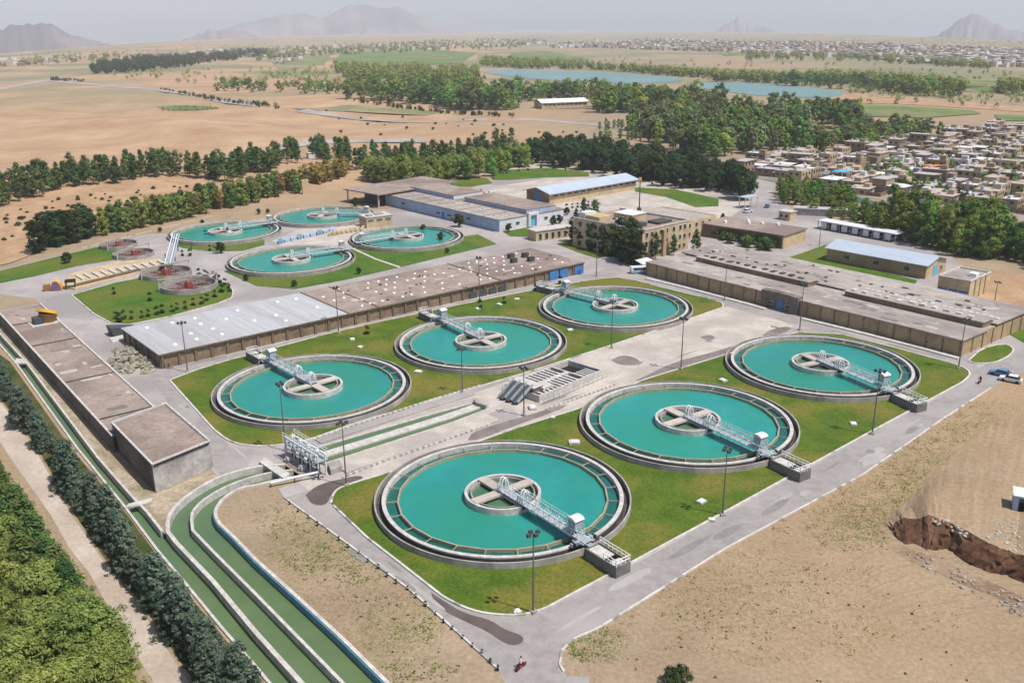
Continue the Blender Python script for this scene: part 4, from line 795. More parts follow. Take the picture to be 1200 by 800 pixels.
h0, h1 = W(133, 529), W(0, 379); ha = math.atan2(h0.y - h1.y, h0.x - h1.x)
t2 = thing('long_hall', 'very long low hall with brown flat roof running along the straight canal', 'hall', W(134, 530), ha + math.pi / 2); LL2 = 98; hh = 3.1; Wd2 = 10.2
b = MB(); b.box(Wd2 - .35, 0, -.3, Wd2, LL2, hh); b.box(.35, LL2 - .35, -.3, Wd2 - .35, LL2, hh); b.build('wall', 'wall_grey', t2)
w2 = MB().box(0, 0, -.3, .35, LL2, hh).build('wall', 'wall_dark', t2); w2['label'] = 'canal side wall coloured dark brown for its shade'  # shade of this sunless long side is painted into its colour
MB().box(.3, .02, hh - .25, Wd2 - .3, LL2 - .3, hh - .05).build('roof', 'roof_brown', t2)
b = MB(); b.box(-.1, .1, hh, .3, LL2, hh + .2); b.box(Wd2 - .3, .1, hh, Wd2 + .1, LL2, hh + .2); b.build('parapet', 'concrete_light', t2)
b = MB()
for y in (9, 33, 62, 82): b.box(.3, y, hh - .06, Wd2 - .3, y + .3, hh + .12)
b.build('roof_joint', 'concrete_dark', t2)
patches(t2, .6, Wd2 - 1, 2, LL2 - 3, hh - .048, 16, ['tar', 'pale_felt'], 23)
# ---- pair of long beige halls with clerestory ridges
t, L = house_frame('filter_hall', 'long beige brick halls with stepped flat roofs and a blue entrance door', 'hall', (757, 322), q=(1125, 418)); D = 34; hh = 3.7
G0 = (W(896, 358) - W(757, 322)).length; G1 = (W(937, 369) - W(757, 322)).length
b = MB(); b.box(0, 0, -.3, L, .4, hh); b.box(0, D - .4, -.3, L, D, hh - .3); b.box(0, .4, -.3, .4, D - .4, hh); b.box(L - .4, .4, -.3, L, D - .4, hh); b.build('wall', 'brick_tan', t)
n = 24
for i in range(n + 1):
    x = (L - .5) * i / n
    if G0 - 1 < x < G1: continue
    MB().box(x, -.14, -.2, x + .34, -.002, hh - .02).build('pier', 'brick_old', t)
for i in range(8): y = (D - .5) * i / 7; MB().box(L + .002, y, -.2, L + .14, y + .35, hh - .02).build('pier', 'brick_old', t)
MB().box(-.3, -.35, hh, L + .3, 11.6, hh + .3).build('roof', 'roof_tan', t); MB().box(-.3, 15.5, hh + .55, L + .3, D + .3, hh + .85).build('roof', 'roof_tan', t)
MB().box(.0, 11.6, hh, L, 15.5, hh + .27).build('roof', 'roof_tan', t)
for x0, x1 in ((9, G0 + 5), (G1 + 5, L - 1.2)):
    b = MB(); b.box(x0, 11.6, hh + .2, x1, 12.0, hh + 1.5); b.box(x0, 12, hh + .2, x0 + .4, 15.6, hh + 1.5); b.box(x1 - .4, 12, hh + .2, x1, 15.6, hh + 1.5); b.build('clerestory', 'brick_old', t)
    r = MB().box(x0 - .2, 11.4, hh + 1.5, x1 + .2, 17.5, hh + 1.7).build('ridge_roof', 'roof_tan', t); b = MB()
    for i in range(int((x1 - x0) / 3)):
        x = x0 + 1 + i * 3; b.box(x, 13.2 + rs.uniform(-.6, .6), hh + 1.7, x + rs.uniform(.9, 1.8), 14.4 + rs.uniform(-.5, .8), hh + rs.uniform(1.85, 2.2))
    b.build('roof_vent', 'concrete_dark' if x0 < 20 else 'concrete_light', r)
patches(t, 1, L - 5, .5, 9, hh + .302, 16, ['tar', 'pale_felt'], 24); patches(t, 1, L - 5, 18, D - 3, hh + .852, 20, ['tar', 'pale_felt'], 25)
b = MB()
for i in range(40): x = rs.uniform(2, L - 2); y = rs.choice((rs.uniform(17.8, D - 1), rs.uniform(18, 24))); q = rs.uniform(.5, 1.6); b.box(x, y, hh + .84, x + q, y + .35, hh + 1.12)
b.build('roof_vent', 'concrete_dark', t)
b = MB()
for i in range(22): x = G1 + 6 + i * 1.6; b.box(x, 19, hh + .84, x + .9, 19.8 + rs.uniform(0, .5), hh + 1.1)
b.build('roof_vent', 'steel_white', t)
po = MB(); po.box(G0 - .5, -1.0, -.2, G0 + 1.2, 1.0, hh + .9); po.box(G1 - 2.6, -1.0, -.2, G1 - .2, 1.0, hh + .9); po.box(G0 + 1.2, -.9, 2.6, G1 - 2.6, 1.0, hh + 1.0); po.box(G0 + 1.2, -.5, -.2, G1 - 2.6, .9, 2.6); pt = po.build('entrance', 'wall_dark', t)
door(pt, (G0 + G1) / 2 - 1.2, (G0 + G1) / 2 + .5, 2.5, 'blue_paint', -.52)
windows(t, [(G0 + 3.4 - 2.1, 1.0), (G1 - 4.2, 1.0)], -.5, 1.5, .9)
for x in np.linspace(7, L - 8, 6):
    if not (G0 - 3 < x < G1 + 2): windows(t, [(x, 1.3)], 0, .5, .5)
# ---- workshop with blue-grey walls, three stepped roofs and a white gable side
t, L = house_frame('workshop', 'low wide workshop with blue-grey front, white end wall and stepped brown roofs', 'workshop', (452, 240), q=(585, 272)); D = 32; hh = 4.3
b = MB(); b.box(0, 0, -.3, L, .35, hh); b.box(0, D - .35, -.3, L, D, hh); b.box(0, .35, -.3, .35, D - .35, hh); b.build('wall', 'wall_blue', t)
b = MB(); b.box(L - .35, 0.36, -.3, L, D - .36, hh + .1); b.box(L - .2, 13.5, hh, L + .9, 18.5, hh + .9); b.box(L, 13.5, -.2, L + .9, 14.5, hh); b.box(L, 17.5, -.2, L + .9, 18.5, hh); w2 = b.build('wall', 'wall_white', t); w2['label'] = 'white end wall with a raised portal'
door(t, 14.8, 17.2, 3.4, 'light_blue', L, 'x', 1)
MB().box(-.3, -.3, hh, L + .2, 12.2, hh + .25).build('roof', 'roof_tan', t); MB().box(-.3, 12.2, hh, L + .2, D + .3, hh + .22).build('roof', 'roof_brown', t)
for x0, x1, y0 in ((0, 30, 13), (36, L - 1, 14)):
    MB().box(x0, y0, hh + .2, x1, y0 + .3, hh + 1.7).build('clerestory', 'wall_blue', t)
    MB().box(x0 - .1, y0 - .2, hh + 1.7, x1 + .1, y0 + 15, hh + 1.9).build('roof', 'roof_brown', t); MB().box(x1 - .3, y0 + .3, hh + .2, x1, y0 + 14.8, hh + 1.7).build('wall', 'wall_white' if x0 < 5 else 'wall_blue', t)
    MB().box(x0, y0 + .3, hh + .2, x0 + .3, y0 + 14.8, hh + 1.7).build('wall', 'wall_blue', t); MB().box(x0 + .3, y0 + 14.5, hh + .2, x1 - .3, y0 + 14.8, hh + 1.7).build('wall', 'wall_blue', t)
b = MB()
for i in range(9): x = 4 + i * 7.6; b.box(x, .2, hh + .24, x + .35, 12, hh + .36)
b.build('roof_joint', 'brick_old', t)
b = MB()
for i in range(20): x = rs.uniform(1, L - 2); y = rs.uniform(1, 11); b.box(x, y, hh + .2, x + .6, y + .5, hh + .6)
b.build('roof_vent', 'concrete_light', t)
door(t, 39.5, 41.2, 2.6, 'blue_paint'); windows(t, [(36, 1.5), (43.2, 1.5), (55, 2.0), (12, 2.0)], 0, 2.6, .7); windows(t, [(4, 1.7), (8, 1.7), (22, 1.7), (26, 1.7)], L, 1.6, .9, face='x')
# ---- open canopy shed
t, L = house_frame('canopy_shed', 'open-sided shed with broad brown roof on slim pale posts', 'shed', (407, 237), q=(439, 243)); L = 22; D = 44; hh = 5.3
MB().box(-1, -1, hh, L, D, hh + .5).build('roof', 'roof_brown', t)
for x in (0, L - 1.6):
    for y in (0, 14, 28, D - 2): MB().box(x, y, -.2, x + .5, y + .5, hh).build('post', 'concrete_light', t)
b = MB(); b.box(.5, 9, -.2, L - 1.6, 9.4, hh - .02); b.box(6, 9.4, -.2, 6.4, D - 2, hh - .02); b.build('back_wall', 'brick_pier', t)
# ---- small cream pump house between the rear tanks
t, L = house_frame('pump_house', 'small cream pump house with high strip windows between the rear tanks', 'pump house', (430, 268), q=(462, 264)); L = 10.5; D = 7; hh = 3.9
box_walls(t, 0, 0, L, D, hh, 'brick_cream'); MB().box(-.2, -.2, hh, L + .2, D + .2, hh + .3).build('roof', 'concrete_light', t)
windows(t, [(.6, 2.6), (4.1, 2.6), (7.6, 2.6)], 0, 2.3, .55); windows(t, [(1, 2.2), (4, 2.2)], 0, 1.4, .6, face='x')
b = MB(); b.box(1, 1, hh + .3, 3, 3, hh + .9); b.box(5, 2, hh + .3, 8, 5, hh + .7); b.build('roof_vent', 'concrete', t)
# ---- sports hall with the pale blue metal roof
t, L = house_frame('gable_hall', 'cream hall with long pale-blue low-pitched metal roof in the parking court', 'hall', (644, 240), q=(745, 222)); D = 14; hh = 4.6; e = 1.7
b = MB(); b.box(0, 0, -.3, L, .35, hh); b.box(0, D - .35, -.3, L, D, hh); b.build('wall', 'brick_cream', t)
for x in (0, L - .35): b = MB(); b.add([(x, .35, -.3), (x, D - .35, -.3), (x, D - .35, hh), (x, D / 2, hh + e), (x, .35, hh), (x + .35, .35, -.3), (x + .35, D - .35, -.3), (x + .35, D - .35, hh), (x + .35, D / 2, hh + e), (x + .35, .35, hh)], [(0, 4, 3, 2, 1), (5, 6, 7, 8, 9), (0, 1, 6, 5), (1, 2, 7, 6), (2, 3, 8, 7), (3, 4, 9, 8), (4, 0, 5, 9)]); b.build('gable_wall', 'brick_old', t)
door(t, 5.5, 8.5, 4.2, 'blue_paint', 0, 'x', -1)
b = MB()
for s in (0, 1):
    y0 = -1.3 if s == 0 else D + 1.3; z0 = hh - .25
    b.add([(-1.2, y0, z0), (L + 1, y0, z0), (L + 1, D / 2, hh + e + .1), (-1.2, D / 2, hh + e + .1), (-1.2, y0, z0 + .22), (L + 1, y0, z0 + .22), (L + 1, D / 2, hh + e + .32), (-1.2, D / 2, hh + e + .32)], [(0, 3, 2, 1), (4, 5, 6, 7), (0, 1, 5, 4), (1, 2, 6, 5), (2, 3, 7, 6), (3, 0, 4, 7)])
b.build('roof', 'roof_blue', t)
windows(t, [(2 + i * 4.1, 3.0) for i in range(13)], 0, 2.9, .7)
# ---- cream office, three storeys
t, L = house_frame('office_building', 'three-storey cream office with small dark windows and cluttered flat roof', 'office', (752, 306), q=(806, 292)); D = 30; hh = 9.6
box_walls(t, 0, 0, L, D, hh, 'brick_cream'); MB().box(.3, .3, hh - .5, L - .3, D - .3, hh - .3).build('roof', 'roof_brown', t)
windows(t, [(x, z) for z in (1.0, 4.1, 7.2) for x in (1.4, 4.0, 8.4, 11.5, 15.0, 18.4, 20.8)], 0, 1.15, 1.5); windows(t, [(x, z) for z in (1.0, 4.1, 7.2) for x in np.linspace(2, 26, 8)], 0, 1.3, 1.5, face='x')
b = MB(); b.box(-.15, -.15, hh, L + .15, .3, hh + .35); b.box(-.15, .3, hh, .3, D, hh + .35); b.box(L - .3, .3, hh, L + .15, D, hh + .35); b.build('parapet', 'concrete_light', t)
b = MB(); b.box(9, 12, hh - .3, 16, 20, hh + 1.9); b.box(2, 20, hh - .3, 8, 27, hh + 1.2); b.build('roof_room', 'brick_cream', t)
b = MB(); b.box(1.2, 5, hh - .3, 8, 11.5, hh + .9); b.box(12, 3.5, hh - .3, 19, 8, hh + .5); b.build('roof_deck', 'concrete_dark', t)
b = MB(); b.box(8.8, 11.8, hh + 1.9, 16.2, 20.2, hh + 2.1); b.box(1.8, 26.2, hh - .28, 7, 29, hh + 1.9); b.tube((4.5, 14, hh - .3), (4.5, 14, hh + 1.4), .9, n=12); b.tube((6.8, 15, hh - .3), (6.8, 15, hh + 1.4), .9, n=12); b.build('roof_tank', 'wall_white', t)
MB().box(9.5, -.9, -.2, 11.0, -.02, hh - 1).build('stair_shaft', 'brick_tan', t)
t, L = house_frame('office_building', 'lower cream annex with flat roof behind the three-storey office', 'office', (806, 281), q=(832, 274)); L = 17; D = 24; hh = 6.3
box_walls(t, -14, 0, L, D, hh, 'brick_cream'); MB().box(-13.7, .3, hh - .4, L - .3, D - .3, hh - .2).build('roof', 'roof_tan', t); windows(t, [(x, z) for z in (1.0, 4.0) for x in (-8, -4, 0, 4, 8, 12)], 0, 1.3, 1.4)
b = MB(); b.box(-10, 6, hh - .2, -3, 12, hh + 1.4); b.build('roof_room', 'brick_cream', t)
t, L = house_frame('gatehouse', 'small cream pavilion with arched openings on the forecourt', 'pavilion', (628, 283), q=(670, 277)); hh = 3.4
box_walls(t, 0, 0, 15, 5, hh, 'brick_cream'); MB().box(-.3, -.3, hh, 15.3, 5.3, hh + .25).build('roof', 'concrete_light', t); windows(t, [(1.2 + 2.6 * i, .3) for i in range(5)], 0, 1.2, 2.2)
# ---- ivy-clad low building
t, L = house_frame('ivy_building', 'low flat-roofed building with ivy-covered brown wall and cream end', 'building', (917, 292), q=(943, 283)); L = 15.5; D = 31; hh = 4.3
b = MB(); b.box(0, 0, -.3, L, .35, hh); b.box(0, D - .35, -.3, L, D, hh); b.box(L - .35, .35, -.3, L, D - .35, hh); b.build('wall', 'brick_cream', t)
w2 = MB().box(0, .36, -.3, .35, D - .36, hh).build('wall', 'brick_old', t); w2['label'] = 'brown ivy-clad side wall'
MB().box(-.4, -.4, hh, L + .4, D + .4, hh + .35).build('roof', 'roof_brown', t)
b = MB()
for x, y in ((9, 18), (12, 20), (11, 14), (5, 25), (13, 9)): b.box(x, y, hh + .35, x + 1.2, y + .8, hh + 1.1)
b.build('roof_vent', 'white', t)
P, N, C_ = crown_points('column', 2600, 3.6, 1, 0, 30, .5, np.random.default_rng(9)); y = np.random.default_rng(4).uniform(1, D - 4, 2600); z = np.random.default_rng(5).uniform(.2, 3.6, 2600); kk = (np.sin(y * .9) + np.sin(z * 2 + y * .4) > -.3)
P = np.stack([-.12 + 0 * y, y, z], 1)[kk]; iv = leaf_object('ivy', P, np.tile([-1., 0, .3], (len(P), 1)), .5, 'leaf_pine'); iv.parent = t
# ---- bus shelter and the parked buses under it
t, L = house_frame('carport', 'long white flat canopy sheltering parked buses beside the poplars', 'carport', (957, 268), q=(1043, 284)); L = 31
MB().box(0, 0, 2.9, L, 5.5, 3.15).build('roof', 'wall_white', t)
for i in range(8): MB().box(.2 + i * (L - .6) / 7, .2, -.2, .4 + i * (L - .6) / 7, .4, 2.9).build('post', 'steel_grey', t); MB().box(.2 + i * (L - .6) / 7, 5.1, -.2, .4 + i * (L - .6) / 7, 5.3, 2.9).build('post', 'steel_grey', t)
MB().box(0, 5.3, -.2, L, 5.45, 2.9).build('back_wall', 'concrete_dark', t)
# ---- store with the pale gable roof
t, L = house_frame('gable_store', 'tan store with pale-blue gable roof and bright blue door at its end', 'store', (968, 305), q=(1084, 327)); D = 12.5; hh = 4.0; e = 1.6; L = (W(1084, 327) - W(968, 305)).length
b = MB(); b.box(0, 0, -.3, L, .35, hh); b.box(0, D - .35, -.3, L, D, hh); b.build('wall', 'brick_tan', t)
for x in (0, L - .35): b = MB(); b.add([(x, .35, -.3), (x, D - .35, -.3), (x, D - .35, hh), (x, D / 2, hh + e), (x, .35, hh), (x + .35, .35, -.3), (x + .35, D - .35, -.3), (x + .35, D - .35, hh), (x + .35, D / 2, hh + e), (x + .35, .35, hh)], [(0, 4, 3, 2, 1), (5, 6, 7, 8, 9), (0, 1, 6, 5), (1, 2, 7, 6), (2, 3, 8, 7), (3, 4, 9, 8), (4, 0, 5, 9)]); b.build('gable_wall', 'brick_cream', t)
door(t, 4.5, 7.2, 3.2, 'light_blue', L, 'x', 1)
b = MB()
for s in (0, 1):
    y0 = -.7 if s == 0 else D + .7; z0 = hh - .15
    b.add([(-.6, y0, z0), (L + .7, y0, z0), (L + .7, D / 2, hh + e + .05), (-.6, D / 2, hh + e + .05), (-.6, y0, z0 + .2), (L + .7, y0, z0 + .2), (L + .7, D / 2, hh + e + .25), (-.6, D / 2, hh + e + .25)], [(0, 3, 2, 1), (4, 5, 6, 7), (0, 1, 5, 4), (1, 2, 6, 5), (2, 3, 7, 6), (3, 0, 4, 7)])
b.build('roof', 'roof_blue', t); windows(t, [(6, 1.6), (15.5, 1.6), (25, 1.6)], 0, 1.8, 1.2); windows(t, [(9, 1.2)], L, 1.2, 1.3, face='x')
# ---- tall store box with blue shutters
t, L = house_frame('store_block', 'tall tan store block with blue shutters and flat roof behind the beige halls', 'store', (1097, 346), q=(1128, 352)); L = 8.4; D = 13.5; hh = 5.4
box_walls(t, 0, 0, L, D, hh, 'brick_cream'); MB().box(.2, .2, hh - .3, L - .2, D - .2, hh - .1).build('roof', 'roof_tan', t)
b = MB(); b.box(-.15, -.15, hh, L + .15, .3, hh + .3); b.box(-.15, D - .3, hh, L + .15, D + .15, hh + .3); b.box(-.15, .3, hh, .3, D - .3, hh + .3); b.box(L - .3, .3, hh, L + .15, D - .3, hh + .3); b.build('parapet', 'concrete_light', t)
for i in range(3): door(t, .3 + i * 2.75, 2.6 + i * 2.75, 2.6, 'blue_paint', 0, name='shutter')
MB().box(L - 3, 6, hh - .1, L - 1, 8, hh + .8).build('roof_vent', 'white', t)
for y in (3.2, 6.6, 10): MB().box(L + .003, y, -.2, L + .15, y + .5, hh - .05).build('pier', 'brick_tan', t)
# ---- lone warehouse far off
p = G(635, 128); t = thing('gable_hall', 'lone cream warehouse with white roof in the far wood', 'warehouse', p, .36); L = 44; D = 18; hh = 5
box_walls(t, 0, 0, L, D, hh, 'brick_cream'); b = MB()
for s in (0, 1):
    y0 = -.8 if s == 0 else D + .8; b.add([(-1, y0, hh), (L + 1, y0, hh), (L + 1, D / 2, hh + 2.6), (-1, D / 2, hh + 2.6), (-1, y0, hh + .3), (L + 1, y0, hh + .3), (L + 1, D / 2, hh + 2.9), (-1, D / 2, hh + 2.9)], [(0, 3, 2, 1), (4, 5, 6, 7), (0, 1, 5, 4), (1, 2, 6, 5), (2, 3, 7, 6), (3, 0, 4, 7)])
b.build('roof', 'white', t); windows(t, [(2 + i * 4.2, 2.8) for i in range(10)], 0, 3.2, 1.1)
for x, y, lb, w_, d_ in ((890, 238, 'small pale-blue gate canopy over the plant entrance road', 8, 4),):
    t = thing('gate_canopy', lb, 'canopy', G(873, 245), .6); MB().box(0, 0, 4.2, w_, d_, 4.6).build('roof', 'roof_blue', t)
    for q in ((.3, .3), (w_ - .6, .3), (.3, d_ - .6), (w_ - .6, d_ - .6)): MB().box(q[0], q[1], -.2, q[0] + .3, q[1] + .3, 4.2).build('post', 'wall_white', t)
t = thing('guard_house', 'small cream guard house with windows beside the village road', 'hut', G(912, 257), -.87); box_walls(t, 0, 0, 5, 4, 3.2, 'brick_cream'); MB().box(-.3, -.3, 3.2, 5.3, 4.3, 3.45).build('roof', 'concrete_light', t); windows(t, [(.6, 1.1), (2.8, 1.1)], 0, 1.3, 1.2)
t = thing('metal_shed', 'grey metal-roofed shed behind the guard house', 'shed', G(930, 252), -.3); box_walls(t, 0, 0, 20, 5, 2.6, 'wall_grey'); MB().box(-.3, -.3, 2.6, 20.3, 5.3, 2.8).build('roof', 'roof_metal', t)
t = thing('hill_hut', 'small white hut among trees at the bank end', 'hut', G(362, 186), .5); box_walls(t, 0, 0, 8, 5, 3, 'wall_white'); MB().box(-.3, -.3, 3, 8.3, 5.3, 3.25).build('roof', 'wall_white', t)
t = thing('gate_wall', 'tall narrow yellow wall slab between green and golden trees', 'wall', G(355, 228), .7); MB().box(0, 0, -.3, 3.2, .8, 6.5).build('wall', 'brick_cream', t)
# ================================================================== SMALLER WORKS OF THE PLANT
def hgt(b, ty):
    lo, hi = 0, 60; p = W(*b)
    for _ in range(40):
        m = (lo + hi) / 2; d = np.array((p.x, p.y, m)) - np.array((0, 0, H)); y = 400 - F * (d @ UP) / (d @ FWD)
        if y > ty: lo = m
        else: hi = m
    return lo
def bank():
    """dug earth bank: the ground rises to a ragged edge and drops in a brown face"""
    top = [(1044, 618), (1050, 611), (1060, 606), (1074, 608), (1088, 603), (1100, 607), (1115, 613), (1135, 622), (1155, 634), (1172, 642), (1190, 648), (1215, 655), (1250, 667)]
    bot = [(1046, 624), (1050, 632), (1060, 640), (1074, 639), (1085, 646), (1099, 645), (1112, 644), (1122, 654), (1140, 665), (1158, 672), (1178, 675), (1208, 690), (1250, 706)]
    rear = [(1030, 606), (1036, 600), (1046, 592), (1062, 584), (1076, 566), (1090, 545), (1110, 522), (1135, 500), (1160, 485), (1185, 474), (1210, 468), (1240, 466), (1290, 470)]
    hs = [f * hgt(b, a[1]) for a, b, f in zip(top, bot, [.2, .3, .36, .45, .52, .58, .62, .64, .64, .64, .64, .64, .64])]
    def dens(L, k=4):
        o = []
        for a, b in zip(L, L[1:]):
            for j in range(k): o.append(tuple(a[q] + (b[q] - a[q]) * j / k for q in range(len(a))) if isinstance(a, tuple) else a + (b - a) * j / k)
        return o + [L[-1]]
    top, bot, rear, hs = dens(top), dens(bot), dens(rear), dens(hs); r = random.Random(2); n = len(top); rows = []
    B = [W(x + r.uniform(-.8, .8), y + r.uniform(-.6, .6), -.15) for x, y in bot]
    T = [W(x + r.uniform(-1.0, 1.0), y + r.uniform(-.9, .9), h * r.uniform(.985, 1.015)) for (x, y), h in zip(top, hs)]; Q = [W(x, y, -.1) for x, y in rear]
    rows.append(B)
    for f in (.15, .35, .55, .75, .9): rows.append([b + (t - b) * f + Vector((r.uniform(-.3, .3), r.uniform(-.35, .35), r.uniform(-.12, .12))) + Vector((0, -.5 * math.sin(f * 3.1), .25 * math.sin(f * 3.1))) * r.uniform(.2, 1.3) for b, t in zip(B, T)])
    k = len(rows); rows.append(T)
    for f in (.12, .25, .4, .55, .7, .85): rows.append([Vector((t.x + (q.x - t.x) * f, t.y + (q.y - t.y) * f, t.z + (q.z - t.z) * (f * f * (3 - 2 * f)) + r.uniform(-.05, .05))) for t, q in zip(T, Q)])
    rows.append(Q); vs = [p for row in rows for p in row]; mb = MB()
    mb.add(vs, [(i * n + j, i * n + j + 1, (i + 1) * n + j + 1, (i + 1) * n + j) for i in range(len(rows) - 1) for j in range(n - 1)])
    mb.m = [0 if i < k else 1 for i in range(len(rows) - 1) for j in range(n - 1)]
    o = mb.build('earth_bank', ['dirt_brown', 'ground']); tag(o, kind='structure')
    from mathutils.bvhtree import BVHTree
    return BVHTree.FromPolygons([Vector(v) for v in mb.v], mb.f)
BANK = bank()
def onbank(px, py):
    h = BANK.ray_cast(Vector((0, 0, H)), Vector(ray(px, py))); return h[0] if h[0] is not None else W(px, py)
# rocks and tufts
def rock_set(name, spots, s0, s1, mat, seed, label=None, cat=None, kind=None):
    random.seed(seed); mb = MB()
    for p in spots:
        s = random.uniform(s0, s1); mb.ball((p[0], p[1], p[2] + s * .25), s * random.uniform(.7, 1.2), s * random.uniform(.7, 1.2), s * random.uniform(.5, .8), 6, 0, .5)
    return tag(mb.build(name, mat), label, cat, kind=kind)
random.seed(5)
hp_ = []
for x, y in scatter([(127, 424), (133, 411), (150, 404), (166, 405), (181, 425), (181, 436), (160, 440), (138, 438)], 150, 51): p = W(x, y); hp_.append((p.x, p.y, max(0, 1.3 - math.hypot(x - 154, (y - 423) * 1.6) * .05) * random.random()))
rock_set('rubble_heap', hp_, .35, .85, 'rubble', 8, 'heap of broken pale rubble beside the grey metal-roofed warehouse end', 'rubble heap')
rock_set('debris', [onbank(x, y) for x, y in scatter([(1090, 607), (1110, 609), (1137, 624), (1132, 630), (1112, 620), (1094, 615)], 34, 52) + scatter([(1150, 634), (1165, 618), (1200, 600), (1210, 655), (1185, 648)], 50, 53)], .1, .34, 'rock', 9, kind='stuff')
rock_set('debris', [W(x, y) for x, y in scatter([(1045, 640), (1085, 650), (1125, 668), (1200, 700), (1200, 730), (1150, 700), (1090, 670), (1030, 625)], 90, 54)], .1, .36, 'rubble', 10, kind='stuff')
rock_set('debris', [W(x, y) for x, y in scatter([(700, 770), (1000, 590), (1170, 470), (1200, 560), (1000, 640), (1200, 800), (760, 800)], 70, 55) + scatter([(290, 600), (330, 600), (560, 780), (480, 790)], 50, 56)], .06, .2, 'dirt_brown', 11, kind='stuff')
def tufts(name, regions, mat, seed, sz=.2):
    rng = np.random.default_rng(seed); P = []; N = []
    for (cx, cy, rx, ry, n, h) in regions:
        for _ in range(n):
            a = rng.random() * 6.28; q = rng.random() ** .6; px, py = cx + rx * q * math.cos(a), cy + ry * q * math.sin(a)
            if 1045 < px and 600 < py < 690 or inpoly(px, py, YARD): continue
            g = W(px, py)
            if any(inpoly(g.x, g.y, P_) for P_ in HOLES): continue
            for _k in range(5): P.append((g.x + rng.normal() * .3, g.y + rng.normal() * .3, rng.random() * h)); N.append((rng.normal(), rng.normal(), 1.2))
    tag(leaf_object(name, P, N, sz, mat), kind='stuff')
tufts('grass_tufts', [(370, 650, 45, 24, 71, .12), (420, 676, 30, 14, 33, .12), (500, 738, 16, 14, 22, .25), (490, 790, 50, 14, 49, .15), (692, 752, 30, 22, 44, .2), (1130, 548, 35, 16, 71, .2), (1080, 560, 60, 25, 55, .12), (1185, 520, 25, 25, 60, .2), (1000, 630, 40, 22, 27, .1), (1095, 590, 50, 14, 49, .15), (335, 610, 40, 22, 49, .12),
                      (900, 720, 120, 60, 16, .1), (820, 730, 60, 30, 13, .1)], 'leaf_yellow', 3)
tufts('dry_grass', [(1000, 600, 110, 45, 88, .08), (1100, 500, 70, 30, 71, .08), (800, 720, 110, 60, 33, .07), (420, 700, 100, 80, 49, .07), (1000, 700, 150, 70, 27, .07), (100, 470, 60, 60, 33, .12)], 'leaf_gold', 4)
tufts('weeds', [(1110, 540, 80, 45, 1500, .06), (1040, 590, 70, 30, 800, .06), (1000, 615, 60, 25, 500, .06), (1160, 500, 50, 30, 700, .06), (700, 752, 40, 24, 300, .08), (380, 640, 70, 36, 900, .06), (470, 740, 50, 45, 500, .06), (860, 690, 120, 50, 500, .05), (1090, 610, 60, 18, 300, .06)], 'leaf_yellow', 14, .11)
tufts('dry_weeds', [(1060, 560, 130, 70, 1500, .05), (900, 700, 190, 80, 900, .05), (400, 680, 110, 90, 900, .05)], 'leaf_gold', 15, .11)
sh = make_tree('wild_shrub', 'x', 'shrub', 'round', 900, 2.0, 1.5, .1, 30, .5, .25, 'leaf_dark', 161, parts=False)
plant([sh], [(793, 803, 1.2)], 'dark shrub on the sand at the lower edge of the lot', None)
plant([sh], scatter([(0, 250), (60, 236), (120, 226), (230, 216), (235, 224), (150, 238), (60, 262), (0, 285)], 46, 91, 5), 'small dry shrub on the bare sandy slope behind the clump', 'dry shrubs on the slope', .35, .75)
plant([sh], scatter([(380, 128), (640, 140), (690, 158), (500, 160), (380, 158)], 30, 92, 8), 'small shrub on the bare ground behind the wood', 'shrubs behind the wood', .5, 1.0)
for i, (x, y, lb) in enumerate([(85, 281, '')]): pass
# pale covers and boxes set in the lawns
cov = thing('manhole_cover', 'x', 'manhole', group='concrete covers in the lawns'); MB().box(-.9, -.7, 0, .9, .7, .35).build('base', 'concrete_light', cov); MB().box(-.6, -.45, .35, .6, .45, .47).build('lid', 'white', cov)
for i, (x, y, k, lb) in enumerate([(673, 519, 1.5, 'pale concrete cover between the front and middle tanks'), (822, 588, 1.1, 'white box cover on the grass near the middle lamp'), (1000, 497, 1.1, 'white box cover on the lawn near the right lamp'), (847, 446, 1.2, 'small pale cover between the middle and right tanks'), (490, 436, 1.2, 'pale cover on the left lawn between its first two tanks'),
        (668, 387, 1.1, 'pale cover on the left lawn between its last two tanks'), (422, 407, 1.0, 'pale cover at the upper rim of the left lawn'), (413, 398, 1.1, 'round dark-topped cover near the warehouse on the left lawn'), (585, 357, 1.1, 'pale cover by the lawn edge under the long warehouse'), (606, 351, 1.1, 'white cover farther along the lawn edge under the warehouse'), (560, 362, 1.1, 'dark-ringed cover at the lawn edge under the warehouse'),
        (648, 489, .8, 'tiny white cover on the right lawn tip'), (607, 716, .7, 'small broken cover at the foot of the front lamp'), (834, 609, .8, 'flat stone cover at the foot of the middle lamp'), (605, 775 - 58, .5, 'small stone by the front lamp'), (721, 459, 1.3, 'white block on the pale paving strip'), (624, 478, 1.4, 'pale slab at the end of the screen basin')]):
    place(cov, i == 0, W(x, y, .13), i * .7, lb, None, k * .72)
